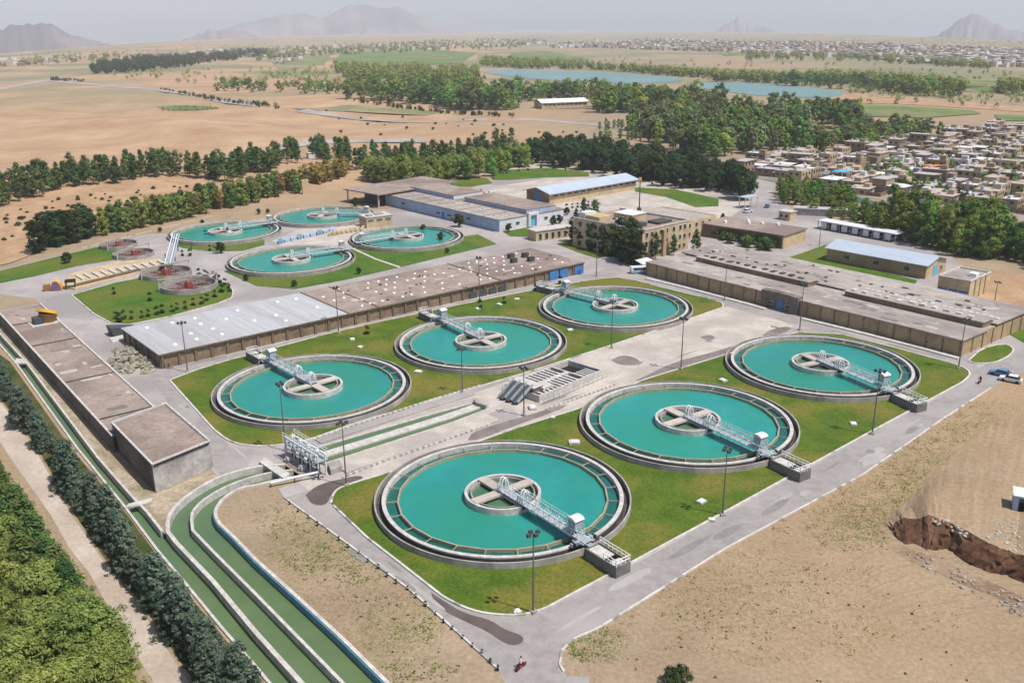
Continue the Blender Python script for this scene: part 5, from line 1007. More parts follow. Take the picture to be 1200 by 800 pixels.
# lamp posts
lamp = thing('lamp_post', 'x', 'lamp', group='tall lamp posts of the plant'); MB().tube((0, 0, 0), (0, 0, 11.4), .15, .07, 8).build('pole', 'pole_grey', lamp); MB().box(-.35, -.35, 0, .35, .35, .45).build('base', 'concrete', lamp)
hd = MB(); hd.bar((-.75, 0, 11.4), (.75, 0, 11.4), .1, .1); hd.bar((0, -.5, 11.45), (0, .5, 11.45), .1, .1); hd = hd.build('cross_arm', 'pole_grey', lamp)
for x, y in ((-.75, 0), (.75, 0), (0, .5), (0, -.5)):
    b = MB(); b.box(x - .24, y - .2, 11.3, x + .24, y + .2, 11.75); b.build('floodlight', 'steel_dark', hd)
for i, (x, y, ty, lb) in enumerate([(625, 718, 623, 'at the lawn corner nearest the camera'), (846.7, 604, 525, 'beside the right-hand road by the middle tank'), (1022, 509, 433, 'beside the right-hand road by the far right tank'), (406, 569, 494, 'at the sluice gate end of the wet road patch'), (335, 528, 448, 'behind the sluice gate on the left lawn'),
        (614, 487, 430, 'in front of the screw pumps'), (542, 460, 408, 'at the lower edge of the left lawn by its middle tank'), (716.5, 408, 352, 'at the lower edge of the left lawn by its last tank'), (798, 433, 372, 'on the beige paving strip'), (220, 436, 377, 'at the grey-roofed warehouse end'), (397, 391, 336, 'before the middle of the warehouse'), (562, 353, 301, 'before the eastern half of the warehouse'), (699, 324, 282, 'at the road end of the warehouse'),
        (849, 352, 311, 'before the first beige hall'), (937, 387, 332, 'before the entrance of the beige halls'), (1123, 432, 373, 'at the near corner of the beige halls'), (960, 288, 268, 'near the bus canopy'), (1165, 357, 330, 'on the dirt lot behind the tan block')]):
    place(lamp, i == 0, W(x, y, 0), .7 + i, 'tall grey floodlight post ' + lb, None, (1, 1, hgt((x, y), ty) / 11.75))
mast = thing('mast', 'tall dark lattice mast in the middle of the parking court', 'mast', W(749, 247)); MB().tube((0, 0, 0), (0, 0, 13), .28, .16, 8).build('pole', 'steel_dark', mast); MB().box(-.5, -.5, 12, .5, .5, 13.2).build('head', 'yellow', mast); MB().tube((0, 0, 0), (0, 0, 1.2), .9, n=10).build('base', 'concrete_dark', mast)
# sluice gate
a = W(339, 533, .2); q = W(377, 557, .2); t = thing('sluice_gate', 'white steel frame with four sluice gates over the twin channels', 'sluice gate', a, math.atan2(q.y - a.y, q.x - a.x)); L = (q - a).length
for s in (-.5, .9):
    b = MB()
    for i in range(5): x = L * i / 4; b.bar((x, s, -1), (x, s, 3.6), .2, .2)
    b.bar((0, s, 3.6), (L, s, 3.6), .26, .3); b.bar((0, s, 1.5), (L, s, 1.5), .16, .2); b.build('frame', 'steel_white', t)
MB().box(-.2, -.9, 2.55, L + .2, 1.3, 2.65).build('deck', 'steel_grey', t)
for i in range(4):
    x = L * (i + .5) / 4; MB().box(x - .62, .08, -.6, x + .62, .24, 2.0).build('gate', 'steel_dark', t); b = MB(); b.tube((x, .2, 2.0), (x, .2, 4.6), .09); b.box(x - .3, -.1, 3.75, x + .3, .5, 4.2); b.build('lifting_screw', 'steel_white', t)
for i in (.12, .55): MB().ball((L * i + .4, -1.1, .2), .8, .8, .6, 8).build('pier', 'concrete_light', t)
b = MB()
for s in (-.9, 1.3):
    for z in (3.15, 3.65): b.bar((-.2, s, z + .9), (L + .2, s, z + .9), .06, .06)
    for i in range(9): b.bar((L * i / 8, s, 2.6), (L * i / 8, s, 4.55), .07, .07)
b.build('railing', 'white', t)
t = thing('pipe_rail', 'pale steel pipe lying between the sluice gate and the channel bend', 'pipe', (0, 0, 0)); b = MB(); p1, p2, p3 = W(317, 566, .7), W(345, 559, 1.0), W(373, 553, 1.1); b.tube(p1, p2, .22, n=8); b.tube(p2, p3, .22, n=8); b.build('pipe', 'steel_white', t)
b = MB()
for p in (p1, p2, p3): b.tube((p.x, p.y, -.2), p, .12)
b.build('support', 'steel_dark', t)
b = MB(); b.prism([(p.x, p.y) for p in PX([(384, 548), (399, 545), (401, 552), (388, 557)])], 0, 1.0); tag(b.build('concrete_block', 'concrete'), 'low concrete outlet block between sluice gate and lamp post', 'block')
# screen basin with its slots and screw pumps
a = W(632, 472); q = W(706, 441); t = thing('screen_basin', 'white concrete basin with two rows of dark open slots', 'basin', a, math.atan2(q.y - a.y, q.x - a.x)); L = (q - a).length; D = 9.5
b = MB(); b.box(0, 0, -.2, L, .3, 1.5); b.box(0, D - .3, -.2, L, D, 1.5); b.box(0, .3, -.2, .3, D - .3, 1.5); b.box(L - .3, .3, -.2, L, D - .3, 1.5); b.box(.3, D / 2 - .5, -.2, L - 6, D / 2 + .5, 1.48); b.box(L - 6, .3, -.2, L - 5.6, D - .3, 1.49); b.build('wall', 'concrete_light', t)
MB().box(.3, .3, -.2, L - .3, D - .3, .25).build('floor', 'black', t)
for j in (0, 1):
    b = MB()
    for i in range(10): x = 1.2 + i * (L - 8) / 10; b.box(x, .3 + j * (D / 2 + .2), 1.2, x + .55, D / 2 - .5 + j * (D / 2 + .2), 1.46)
    b.build('slot_bars', 'concrete_light', t)
b = MB()
for i in range(5): b.box(L - 5.6 + .9 * i, .3, 1.2, L - 5.2 + .9 * i, 3.4, 1.46)
b.box(2.5, 1.2, 1.5, 5.5, 4.0, 2.1); b.build('slot_bars', 'concrete_light', t)
b = MB()
for (x0, y0, x1, y1) in ((0, -1.2, L, -1.2), (0, D + .6, L, D + .6)):
    for z in (.55, 1.05): b.bar((x0, y0, z), (x1, y1, z), .06, .06)
    for i in range(14): b.bar((x0 + (x1 - x0) * i / 13, y0, 0), (x0 + (x1 - x0) * i / 13, y0, 1.1), .06, .06)
b.build('railing', 'steel_grey', t)
sp = thing('screw_pump', 'dark inclined screw pumps with grey covers beside the screen basin', 'pump', W(612, 472), t.rotation_euler.z)
for k in range(3): b = MB(); b.tube((-1.8, .6 + k * 1.7, .2), (2.6, .6 + k * 1.7, 2.6), .55, n=10); b.build('screw_tube', 'steel_dark', sp)
for k in range(4): b = MB(); b.bar((-1.6, -.2 + k * 1.7, .7), (2.8, -.2 + k * 1.7, 3.1), .25, .5); b.build('cover', 'steel_grey', sp)
b = MB(); b.box(2.6, -.6, -.2, 5.4, 6, 2.4); b.build('motor_house', 'brick_pier', sp); MB().box(2.4, -.8, 2.4, 5.6, 6.2, 2.55).build('roof', 'concrete_light', sp)
# sludge thickeners
th = thing('thickener', 'x', 'tank', group='round sludge thickeners')
MB().ring(7.45, 7.8, -.1, 1.6, 64).build('wall', 'concrete', th); MB().disc(7.46, .25, 64).build('sludge', 'sludge', th); MB().ring(.01, 1.1, .2, 2.2, 24).build('feed_well', 'red_rust', th)
b = MB()
for k in range(4):
    a = k * 1.5708 + .4; c, s = math.cos(a), math.sin(a); b.bar((c, s, .6), (6.6 * c, 6.6 * s, .6), .2, .2); b.bar((c, s, 2.1), (5.2 * c, 5.2 * s, .7), .14, .14)
    for j in range(4): b.bar(((2 + j * 1.3) * c, (2 + j * 1.3) * s, .3), ((2 + j * 1.3) * c, (2 + j * 1.3) * s, 1.7 - j * .25), .12, .12)
b.build('rake', 'red_rust', th)
b = MB(); b.bar((-8.2, 0, 3.6), (8.2, 0, 3.6), .7, .3); b.build('beam', 'concrete', th)
for x in (-8, 0, 8): MB().tube((x, 0, 0), (x, 0, 3.45), .2, n=8).build('post', 'concrete_light', th)
for i, (x, y, k, lb) in enumerate([(221.5, 337, 1.0, 'round sludge thickener with red rakes at the lower lawn edge'), (195, 322, .95, 'round sludge thickener just behind the one with red rakes in shadow'), (157, 299, .82, 'round sludge thickener beside the bright round bush'), (139, 288, .8, 'round sludge thickener nearest the pale perimeter road')]):
    place(th, i == 0, W(x, y + 1, 0), .5 + i * .3, lb, None, (k, k, k if i != 0 else .98))
t = thing('pipe_rack', 'steep bundle of white and blue pipes rising by the thickeners', 'pipes', (0, 0, 0))
for k in range(4):
    p, q = W(194 + k * 3, 317), W(204 + k * 2.6, 287); b = MB(); b.bar((p.x, p.y, .6 + 1.5), (q.x, q.y, 3.8), .34, .3); b.build('pipe', 'wall_white' if k % 2 == 0 else 'wall_blue', t)
p = W(200, 306); b = MB()
for dx in (-1.5, 1.5): b.bar((p.x + dx, p.y, 0), (p.x + dx, p.y, 2.4), .25, .25); b.bar((p.x + dx * 1.5, p.y + 14, 0), (p.x + dx * 1.5, p.y + 14, 3), .25, .25)
b.build('support', 'steel_dark', t)
t = thing('sludge_beds', 'row of slanted pale slabs on the beige strip before the thickeners', 'drying beds', (0, 0, 0)); b = MB(); b.prism([(p.x, p.y) for p in PX([(70, 336), (88, 340), (190, 314), (185, 304), (140, 308), (84, 322)])], 0, .5); b.build('base', 'brick_cream', t)
for i in range(11):
    x = 88 + i * 9.6; y = 323.5 - i * 1.75; b = MB(); b.prism([(p.x, p.y) for p in PX([(x, y), (x + 3, y - 1.2), (x + 12, y + 3.4), (x + 8.5, y + 4.6)], .6)], .45, .95); b.build('slab', 'concrete_light', t)
b = MB(); strip(b, PX([(88, 338), (165, 319)]), .5, 0, 1.3); tag(b.build('low_wall', 'brick_pier'), 'low dark brick wall along the upper edge of the left lawn', 'wall')
# machines and bins on the left
t = thing('mixer_machine', 'rounded purple and yellow machine hood beside the left lawn', 'machine', W(66, 341), .3); t.scale = (.8, .8, .8)
b = MB(); arc = [(1.9 * math.cos(a), 3.6 * math.sin(a)) for a in np.linspace(0, math.pi, 11)]
b.add([(x, 0, z) for x, z in arc] + [(x, 3.4, z) for x, z in arc], [(i, i + 1, 12 + i, 11 + i) for i in range(10)] + [tuple(range(11))[::-1], tuple(range(11, 22))]); b.build('hood', 'yellow', t)
b = MB(); b.add([(x * .96, -.06, z * .97) for x, z in arc] + [(x * .96, -.002, z * .97) for x, z in arc], [(i, i + 1, 12 + i, 11 + i) for i in range(10)] + [tuple(range(11))[::-1], tuple(range(11, 22))]); b.build('end_plate', 'purple', t)
MB().box(-4.2, .5, 0, -2.1, 2.8, 2.2).build('engine_box', 'orange_brown', t)
b = MB(); [b.bar((x, y, 0), (x, y, 3.2), .25, .25) for x in (3.2, 6.2) for y in (.5, 3)]; b.box(3.0, .3, 2.6, 6.4, 3.2, 3.3); b.build('frame', 'black', t)
t = thing('yellow_hopper', 'yellow-topped brown hopper on the edge of the long hall roof', 'hopper', W(57, 377, 3.05), .7); b = MB(); b.tube((0, 0, 0), (.2, 0, 2.3), 1.5, 2.2, 14); b.build('body', 'orange_brown', t); b = MB(); b.tube((.15, 0, 2.25), (.4, .15, 2.9), 2.35, 2.3, 16); b.build('lid', 'yellow', t)
MB().box(-3.4, -1.3, 0, -1.5, 1.2, 1.7).build('motor', 'steel_dark', t); MB().box(-4.2, -2.4, -.02, 2.6, 2.4, .12).build('pad', 'concrete_light', t)
t = thing('skip_container', 'dark grey sloping skip beside the metal-roofed warehouse end', 'skip', W(133, 395), ANG); b = MB(); b.add([(0, 0, .2), (5.4, 0, .2), (5.4, 3.4, .2), (0, 3.4, .2), (-.4, 0, 2.4), (6, 0, 1.2), (6, 3.4, 1.2), (-.4, 3.4, 2.4)], [(0, 3, 2, 1), (4, 5, 6, 7), (0, 1, 5, 4), (1, 2, 6, 5), (2, 3, 7, 6), (3, 0, 4, 7)]); b.build('body', 'steel_dark', t)
for x in (.8, 4.4): MB().box(x, .3, -.05, x + .4, 3.1, .2).build('skid', 'black', t)
b = MB(); b.prism([(p.x, p.y) for p in PX([(128, 397), (152, 391), (156, 396), (132, 402)])], 0, .25); tag(b.build('loading_pad', 'concrete_light'), 'pale concrete pad under the dark skip', 'pad')
# distribution works between the rear tanks
struct('terrace', [[(318, 283), (352, 268), (420, 257), (440, 266), (424, 282), (410, 287), (335, 291)]], .07, 'beige_pave')
t = thing('blue_panels', 'row of pale blue covers on the terrace between the rear tanks', 'covers', (0, 0, 0))
for i in range(9): x = 326 + i * 7.6; y = 284 - i * 1.7; b = MB(); b.prism([(p.x, p.y) for p in PX([(x, y), (x + 5.4, y - 1.3), (x + 5, y - 4.6), (x - .6, y - 3.4)], .8)], 0, 1.0); b.build('cover', 'wall_blue' if i % 3 else 'canal_blue', t)
t = thing('stepped_wall', 'stepped cream wall beside the small cream pump house', 'wall', (0, 0, 0))
for i in range(8): x = 385 + i * 5.4; y = 275 - i * .9; b = MB(); b.prism([(p.x, p.y) for p in PX([(x, y), (x + 3.2, y - .5), (x + 4.6, y - 3.6), (x + 1.2, y - 3)], .8)], 0, 1.2); b.build('step', 'brick_cream', t)
b = MB(); strip(b, PX([(414, 292), (440, 304), (468, 313.5)]), 1.0, 0, .2); tag(b.build('garden_path', 'concrete_light'), 'narrow pale path crossing the rear lawn down to the warehouse', 'path', kind='structure')
# vehicles
def make_car(name, paint, L=4.2):
    t = thing(name, 'x', 'car'); b = MB(); w = .85; pr = [(-L / 2, .35), (-L / 2, .85), (-L * .28, .95), (L * .22, .95), (L / 2, .8), (L / 2, .35)]
    b.add([(x, -w, z) for x, z in pr] + [(x, w, z) for x, z in pr], [tuple(range(6)), tuple(range(6, 12))[::-1]] + [(i, 6 + i, 6 + (i + 1) % 6, (i + 1) % 6) for i in range(6)]); b.build('body', paint, t)
    b = MB(); q = [(-L * .42, .9), (-L * .3, 1.42), (L * .1, 1.42), (L * .26, .93)]; b.add([(x, -.74, z) for x, z in q] + [(x, .74, z) for x, z in q], [(0, 1, 2, 3), (7, 6, 5, 4)] + [(i, 4 + i, 4 + (i + 1) % 4, (i + 1) % 4) for i in range(4)]); g = b.build('window', 'glass_dark', t)
    MB().box(-L * .3, -.72, 1.41, L * .1, .72, 1.47).build('roof', paint, t)
    for x in (-L * .31, L * .31):
        for s in (-1, 1): MB().tube((x, s * .7, .32), (x, s * .9, .32), .32, n=12).build('wheel', 'tyre', t)
    for s in (-.6, .6): MB().box(L / 2 - .03, s - .18, .6, L / 2 + .03, s + .18, .75).build('headlight', 'white', t)
    return t
c1 = make_car('parked_car', 'car_white'); place(c1, True, W(1184, 447), 2.5, 'white car parked on the verge at the right-hand road bend')
c2 = make_car('parked_car', 'car_blue'); place(c2, True, W(1172, 440), 2.4, 'blue car parked beside the white one at the road bend')
c3 = dup(c1); place(c3, True, W(876, 249), .6, 'white car under the plant entrance canopy')
c4 = dup(c2); place(c4, True, W(899, 243), 1.2, 'blue car on the village entrance road')
t = thing('parked_van', 'white and blue van parked at the end of the beige hall', 'van', W(748, 320), .15)
b = MB(); b.box(-2.4, -1, .4, 2.4, 1, 2.1); b.build('body', 'car_white', t); b = MB(); b.box(-1.8, -1.03, 1.15, 2.0, 1.03, 1.85); b.box(2.38, -.85, 1.2, 2.44, .85, 1.9); b.build('window', 'glass_dark', t); MB().box(-2.42, -1.02, .55, 2.42, 1.02, .95).build('stripe', 'light_blue', t)
for x in (-1.5, 1.5):
    for s in (-.85, .85): MB().tube((x, s - .12, .38), (x, s + .12, .38), .38, n=12).build('wheel', 'tyre', t)
t = thing('parasol', 'white square parasol canopy behind the parked van', 'parasol', W(757, 316), .3); b = MB(); b.add([(-2.6, -2.6, 2.6), (2.6, -2.6, 2.6), (2.6, 2.6, 2.6), (-2.6, 2.6, 2.6), (0, 0, 3.9)], [(0, 1, 4), (1, 2, 4), (2, 3, 4), (3, 0, 4), (3, 2, 1, 0)]); b.build('canopy', 'white', t); MB().tube((0, 0, 0), (0, 0, 3.7), .1).build('pole', 'steel_white', t)
t = thing('cabin', 'small pale-blue metal cabin with an open doorway on the dug bank', 'cabin', onbank(1186, 597), -.45); L = 5; D = 3
b = MB(); b.box(0, 0, -1, .12, D, 2.3); b.box(0.12, D - .12, -1, L, D, 2.3); b.box(.12, 0, -1, .7, .12, 2.3); b.box(2.2, 0, -1, L, .12, 2.3); b.box(.7, 0, 2.0, 2.2, .12, 2.3); b.build('wall', 'wall_blue', t); MB().box(-.15, -.15, 2.3, L, D + .15, 2.42).build('roof', 'wall_white', t); MB().box(.12, .12, -1, L, D - .12, -.0).build('floor', 'dirt_brown', t)
def make_bus():
    t = thing('parked_bus', 'x', 'bus', group='buses under the white canopy'); b = MB(); b.box(-1.1, 0, .4, 1.1, 4.6, 2.6); b.build('body', 'wall_white', t); MB().box(-1.12, .4, 1.3, 1.12, 4.2, 2.1).build('window', 'glass_dark', t)
    for y in (.9, 3.7): MB().tube((-1.12, y, .4), (1.12, y, .4), .4, n=10).build('wheel', 'tyre', t)
    return t
bs = make_bus(); cp = bpy.data.objects['carport']
for i in range(7): place(bs, i == 0, cp.location + Matrix.Rotation(cp.rotation_euler.z, 3, 'Z') @ Vector((2.4 + i * 4.2, .6, 0)), cp.rotation_euler.z, 'white bus in the %s bay under the long white canopy' % ordn(i + 1))
# riders: one continuous skinned body each
def figure(name, label, chain, radii, hair, mat_map, loc, rz):
    t = thing(name, label, 'person', loc, rz); me = bpy.data.meshes.new('body'); me.from_pydata([c for c in chain[0]], chain[1], []); o = bpy.data.objects.new('body', me); COL.objects.link(o)
    md = o.modifiers.new('skin', 'SKIN'); sv = me.skin_vertices[0].data
    for i, r in enumerate(radii): sv[i].radius = (r, r)
    sv[0].use_root = True; sb = o.modifiers.new('sub', 'SUBSURF'); sb.levels = sb.render_levels = 1
    dg = bpy.context.evaluated_depsgraph_get(); nm = bpy.data.meshes.new_from_object(o.evaluated_get(dg)); bpy.data.objects.remove(o); o = bpy.data.objects.new('body', nm); COL.objects.link(o); o.parent = t
    nm.materials.clear(); [nm.materials.append(MATS[m]) for m in mat_map]
    for p in nm.polygons:
        z = p.center.z; p.material_index = 0 if z > 1.42 else (1 if z > .86 else 2); p.use_smooth = True
        if abs(p.center.y) > .27 and z < 1.0 and p.center.x > .42: p.material_index = 0
    MB().ball((.02, 0, 1.66), .11, .10, .10, 10).build('hair', 'cloth_dark', t)
    return t
JV = [(-.15, 0, .85), (-.12, 0, 1.1), (-.05, 0, 1.36), (-.02, 0, 1.46), (.03, 0, 1.58), (-.08, .2, 1.34), (.12, .3, 1.08), (.48, .3, 1.0), (-.08, -.2, 1.34), (.12, -.3, 1.08), (.48, -.3, 1.0), (-.1, .12, .82), (.3, .18, .72), (.12, .2, .32), (.28, .2, .27), (-.1, -.12, .82), (.3, -.18, .72), (.12, -.2, .32), (.28, -.2, .27)]
JE = [(0, 1), (1, 2), (2, 3), (3, 4), (2, 5), (5, 6), (6, 7), (2, 8), (8, 9), (9, 10), (0, 11), (11, 12), (12, 13), (13, 14), (0, 15), (15, 16), (16, 17), (17, 18)]
JR = [.15, .15, .16, .06, .11, .07, .05, .04, .07, .05, .04, .1, .08, .055, .045, .1, .08, .055, .045]
def make_motorbike(loc, rz, label):
    t = thing('motorbike', label, 'motorbike', loc, rz)
    for x in (-.62, .66):
        w_ = MB(); seg = 16
        for i in range(seg):
            a0, a1 = 6.2832 * i / seg, 6.2832 * (i + 1) / seg; w_.bar((x + .27 * math.cos(a0), 0, .3 + .27 * math.sin(a0)), (x + .27 * math.cos(a1), 0, .3 + .27 * math.sin(a1)), .1, .09)
        w_.bar((x - .24, 0, .3), (x + .24, 0, .3), .04, .04); w_.build('wheel', 'tyre', t)
    b = MB(); b.ball((.12, 0, .78), .3, .14, .13, 8); b.box(-.25, -.12, .3, .25, .12, .6); b.bar((.66, 0, .3), (.45, 0, .95), .09, .09); b.bar((-.62, 0, .3), (-.1, 0, .65), .1, .1); b.build('frame', 'red', t)
    MB().box(-.7, -.13, .74, -.1, .13, .84).build('seat', 'black', t); MB().bar((.45, -.36, .99), (.45, .36, .99), .05, .05).build('handlebar', 'steel_dark', t); MB().ball((.58, 0, .85), .1, .1, .1, 8).build('headlight', 'white', t)
    return t
make_motorbike(W(610.5, 783), .9, 'dark-wheeled motorbike on the road junction nearest the camera'); figure('person', 'person in white shirt and dark trousers riding at the near junction', (JV, JE), JR, None, ['skin', 'cloth_white', 'cloth_dark'], W(610.5, 783), .9)
make_motorbike(W(1148, 449), -2.3, 'small motorbike on the road bend near the parked cars'); figure('person', 'person in dark clothes riding near the parked cars', (JV, JE), JR, None, ['skin', 'cloth_dark', 'cloth_dark'], W(1148, 449), -2.3)
# ================================================================== THE VILLAGE, THE FAR TOWN, THE MOUNTAINS, THE AIR
M('hw_cream', (.50, .40, .27), (.40, .315, .205), scale=.6); M('hw_tan', (.36, .275, .19), (.28, .21, .145), scale=.6); M('hw_brick', (.27, .175, .115), (.20, .13, .085), scale=.8); M('hw_white', (.68, .66, .63), (.56, .54, .52), scale=.6); M('hw_grey', (.42, .40, .39), (.33, .315, .305), scale=.6)
M('hr_grey', (.48, .44, .42), (.38, .345, .335), scale=.4); M('hr_tan', (.50, .41, .35), (.41, .33, .28), scale=.4); M('hr_white', (.72, .69, .68), (.60, .57, .56), scale=.5); M('hr_red', (.55, .07, .06)); M('hr_orange', (.60, .20, .06)); M('hr_dark', (.16, .14, .13), (.22, .20, .185), scale=.5)
WN = {'hw_cream': 'cream', 'hw_tan': 'tan', 'hw_brick': 'brown brick', 'hw_white': 'white', 'hw_grey': 'grey'}; RN = {'hr_grey': 'grey', 'hr_tan': 'tan', 'hr_white': 'pale', 'hr_dark': 'dark'}
def make_house(i):
    r = random.Random(i * 7 + 1); wm = ['hw_cream', 'hw_tan', 'hw_brick', 'hw_white', 'hw_grey', 'hw_cream', 'hw_tan'][i % 7]; rm = ['hr_grey', 'hr_tan', 'hr_white', 'hr_tan', 'hr_dark', 'hr_grey', 'hr_white', 'hr_tan', 'hr_grey'][i % 9]; st = 2 if r.random() < .25 else 1
    w_, d_ = r.uniform(6.5, 10), r.uniform(5, 8); h = 3.1 * st + r.uniform(0, .5); t = thing('village_house', 'x', 'house', group='houses of the village')
    b = MB(); x0, y0 = -w_ / 2, -1.0; x1, y1 = w_ / 2, -1.0 + d_; b.box(x0, y0, -.5, x1, y0 + .3, h); b.box(x0, y1 - .3, -.5, x1, y1, h); b.box(x0, y0 + .3, -.5, x0 + .3, y1 - .3, h); b.box(x1 - .3, y0 + .3, -.5, x1, y1 - .3, h)
    if r.random() < .6: b.box(x1, y0 + 1, -.5, x1 + r.uniform(2, 4), y1, h * r.uniform(.5, .8))
    b.build('wall', wm, t)
    b = MB(); b.box(x0 + .25, y0 + .25, h - .4, x1 - .25, y1 - .25, h - .18)
    if r.random() < .45: b.box(x0 - .4, y0 - .5, h, x1 + .4, y1 + .3, h + .18)
    rf = b.build('roof', rm, t)
    if r.random() < .7: b = MB(); b.tube((x0 + 2, y1 - 2, h - .3), (x0 + 2, y1 - 2, h + 1.1), .55, n=8); b.build('water_tank', 'wall_white' if i % 2 else 'wall_blue', rf)
    if r.random() < .6: b = MB(); b.box(x1 - 3.2, y0 + .8, h - .3, x1 - .6, y0 + 3, h + 1.9); b.build('stair_room', wm, rf)
    for s in range(st):
        for x in np.arange(x0 + 1, x1 - 1.5, 2.7): MB().box(x, y0 - .06, s * 3.1 + 1.1, x + 1.2, y0 + .02, s * 3.1 + 2.3).build('window', 'glass_dark', t)
        for y in (y0 + 1.2, y0 + 3.6): MB().box(x0 - .06, y, s * 3.1 + 1.1, x0 + .02, y + 1.1, s * 3.1 + 2.2).build('window', 'glass_dark', t)
    MB().box(-.5 + r.uniform(-1, 1), y0 - .08, 0, .6, y0 + .02, 2.1).build('door', r.choice(['blue_paint', 'steel_dark', 'hw_white', 'orange_brown']), t)
    b = MB(); cy = y0 - r.uniform(3, 5); cx0, cx1 = x0 - r.uniform(0, 1.5), x1 + r.uniform(.5, 2.5); b.box(cx0, cy, -.5, cx1, cy + .25, 2.1); b.box(cx0, cy + .25, -.5, cx0 + .25, y0 - .07, 2.1); b.box(cx1 - .25, cy + .25, -.5, cx1, y0 - .07, 2.1); b.build('yard_wall', r.choice(['hw_tan', 'hw_brick', 'hw_cream']), t)
    return t, '%s %s-storey village house with %s roof' % (WN[wm], 'two' if st == 2 else 'one', RN[rm])
HP = [make_house(i) for i in range(15)]; used = set(); rv = random.Random(4)
VIL = [(860, 196), (885, 184), (985, 182), (1030, 170), (1110, 160), (1225, 148), (1240, 272), (1180, 258), (1075, 234), (1000, 226), (950, 220), (905, 208), (880, 206)]
wv = [W(*p) for p in VIL]; base = W(900, 205); va = ANG + .12; uu = Vector((math.cos(va), math.sin(va), 0)); vv = Vector((-uu.y, uu.x, 0)); cnt = 0
for j in range(-14, 44):
    k = 0
    for i in range(-2, 80):
        p = base + uu * (i * 11.0 + rv.uniform(-1.3, 1.3)) - vv * (j * 12.0 + rv.uniform(-1.3, 1.3)); sk = rv.random() < .08; ch = rv.randrange(15)
        if not inpoly(p.x, p.y, [(q.x, q.y) for q in wv]) or sk: continue
        k += 1; cnt += 1; t, d = HP[ch]
        place(t, ch not in used, Vector((p.x, p.y, tz(p.x, p.y))), va + rv.choice((0, 0, -math.pi / 2)) - math.pi / 2 * (rv.random() < .3) + rv.uniform(-.06, .06), '%s, %s along the %s lane' % (d, ordn(k), ordn(j + 15)), None, (rv.uniform(1.0, 1.35), rv.uniform(1.0, 1.35), rv.uniform(.75, 1.1))); used.add(ch)
for i in range(15):
    if i not in used:
        for ch in list(HP[i][0].children_recursive): bpy.data.objects.remove(ch)
        bpy.data.objects.remove(HP[i][0])
for x, y, m, lb in ((1003, 176, 'hr_red', 'bright red flat awning over a village courtyard'), (1091, 205, 'hr_orange', 'small orange awning in the middle of the village'), (986, 212, 'light_blue', 'pale blue awning at the village edge behind young poplars')):
    t = thing('awning', lb, 'awning', G(x, y), .6); MB().box(-4, -3, 4.6, 4, 3, 4.8).build('roof', m, t)
    for q in ((-3.6, -2.6), (3.6, -2.6), (-3.6, 2.6), (3.6, 2.6)): MB().box(q[0] - .1, q[1] - .1, -.3, q[0] + .1, q[1] + .1, 4.6).build('post', 'hw_white', t)
def boxtown(name, regions, seed, s0=8, s1=15):
    r = random.Random(seed); mb = MB()
    for poly, n in regions:
        for x, y in scatter(poly, n, seed):
            g = G(x, y); a = .5 + r.choice((0, 1.57)) + r.uniform(-.1, .1); w_, d_, h = r.uniform(s0, s1), r.uniform(s0, s1), r.choice((3.5, 4, 6.5, 7, 9)); c, s = math.cos(a), math.sin(a)
            P = [(g.x + c * u_ * w_ / 2 - s * v_ * d_ / 2, g.y + s * u_ * w_ / 2 + c * v_ * d_ / 2) for u_, v_ in ((-1, -1), (1, -1), (1, 1), (-1, 1))]; o = len(mb.v); mb.prism(P, g.z - 2, g.z + h, r.randrange(4)); mb.m[-5] = 4 + r.randrange(2)
    return tag(mb.build(name, ['hw_cream', 'hw_tan', 'hw_white', 'hw_brick', 'hr_grey', 'hr_white']), kind='stuff')
boxtown('far_town', [([(690, 52), (760, 47), (1000, 51), (1225, 60), (1225, 80), (1130, 78), (1000, 68), (860, 62), (740, 58), (690, 56)], 2600), ([(640, 52), (700, 48), (700, 56), (650, 57)], 90)], 5)
boxtown('far_town', [([(150, 66), (240, 60), (340, 58), (350, 66), (250, 68), (160, 72)], 130), ([(320, 64), (360, 62), (350, 74), (325, 76)], 30), ([(300, 58), (420, 52), (560, 48), (640, 46), (640, 52), (560, 56), (430, 60), (320, 64)], 260), ([(0, 72), (90, 68), (90, 72), (0, 80)], 60)], 6)
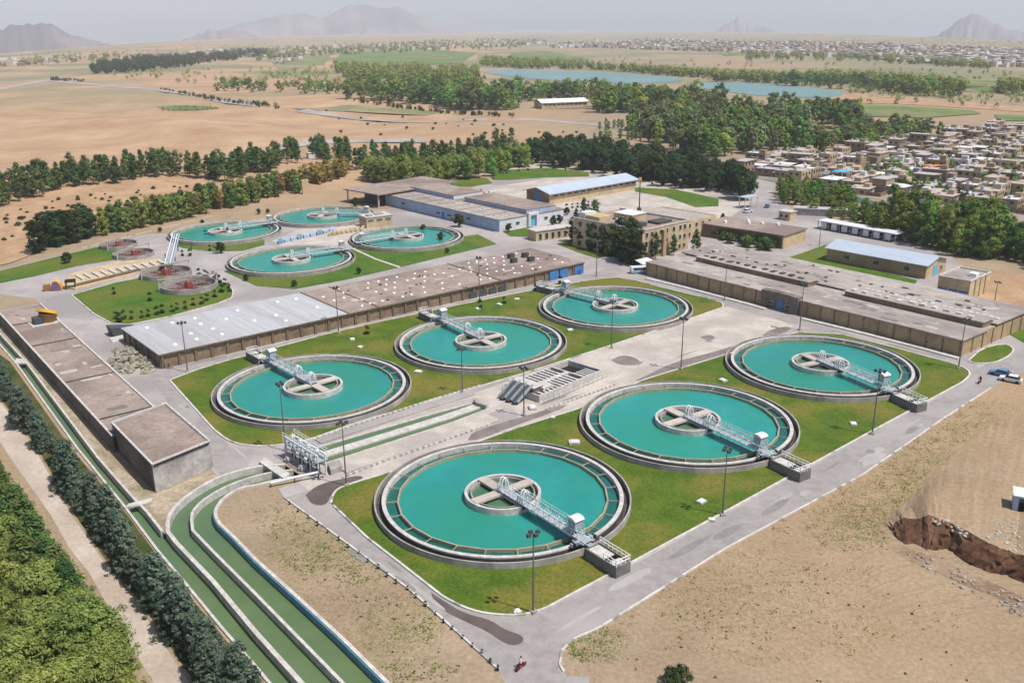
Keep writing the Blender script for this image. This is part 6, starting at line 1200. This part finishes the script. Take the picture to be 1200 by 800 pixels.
def mountains(name, sil, dist, depth, seed, mat):
    r = np.random.default_rng(seed); xs = np.linspace(sil[0][0], sil[-1][0], 70); ys = np.interp(xs, [s[0] for s in sil], [s[1] for s in sil]) + np.convolve(r.normal(size=72) * 1.5, [.3, .5, .3], 'same')[1:71]; mb = MB(); rows = [-1, -.8, -.6, -.4, -.22, -.1, 0, .15, .5, 1]; ph = r.random(6) * 6
    for q in rows:
        for k, (x, y) in enumerate(zip(xs, ys)):
            d = ray(x, y); d = d / math.hypot(d[0], d[1]); cz = H + d[2] * dist; bz = -330; f = (1 - abs(q)) ** 1.15; fold = (math.sin(k * .9 + ph[0] + q * 3) + math.sin(k * 1.7 + ph[1]) * .6) * .035 * abs(q) * (1 - abs(q)) * 4
            z = bz + (cz - bz) * max(0, f + fold + (r.random() - .5) * .05 * (abs(q) > .01)); z = min(z, cz if q == 0 else cz - 3); mb.v.append((d[0] * (dist + q * depth), d[1] * (dist + q * depth), z))
    n = len(xs); mb.f = [(i * n + j, i * n + j + 1, (i + 1) * n + j + 1, (i + 1) * n + j) for i in range(len(rows) - 1) for j in range(n - 1)]; mb.m = [0] * len(mb.f)
    tag(mb.build(name, mat, smooth=True), kind='structure')
M('mountain_rock', (.17, .145, .15), (.25, .205, .20), scale=.004, c3=(.13, .115, .125), scale3=.0015)
mountains('mountains', [(-60, 58), (-30, 44), (0, 35), (18, 30), (35, 27.5), (60, 29), (78, 39), (100, 45), (125, 52), (150, 62)], 6500, 1000, 1, 'mountain_rock')
mountains('mountains', [(170, 60), (205, 50), (240, 38), (262, 34), (285, 36), (310, 46), (360, 58)], 8500, 1000, 2, 'mountain_rock')
mountains('mountains', [(215, 52), (290, 26), (325, 18), (350, 15), (375, 22), (392, 16), (405, 8), (422, 6), (445, 9), (465, 8), (485, 17), (505, 26), (530, 34), (570, 42)], 11800, 1200, 3, 'mountain_rock')
mountains('mountains', [(1070, 50), (1100, 40), (1112, 33), (1125, 23), (1137, 17.5), (1148, 19), (1165, 27), (1185, 37), (1200, 36), (1225, 32), (1260, 45)], 8800, 900, 4, 'mountain_rock')
mountains('mountains', [(825, 44), (845, 33), (858, 25), (865, 21), (875, 27), (900, 34), (930, 44)], 11200, 900, 5, 'mountain_rock')
hz = MB().box(-16500, -2500, -420, 16500, 15500, 480).build('haze', []) if False else MB().box(-16500, -2500, -420, 16500, 15500, 480)
m = bpy.data.materials.new('haze'); m.use_nodes = True; n = m.node_tree.nodes; n.remove(n['Principled BSDF']); pv = n.new('ShaderNodeVolumePrincipled'); pv.inputs['Color'].default_value = (.83, .89, 1.0, 1); pv.inputs['Density'].default_value = HAZE; pv.inputs['Anisotropy'].default_value = 0.0
m.node_tree.links.new(pv.outputs[0], n['Material Output'].inputs['Volume']); MATS['haze'] = m; tag(hz.build('haze', 'haze'), kind='stuff')
print('village houses', cnt, 'objects', len(bpy.data.objects))
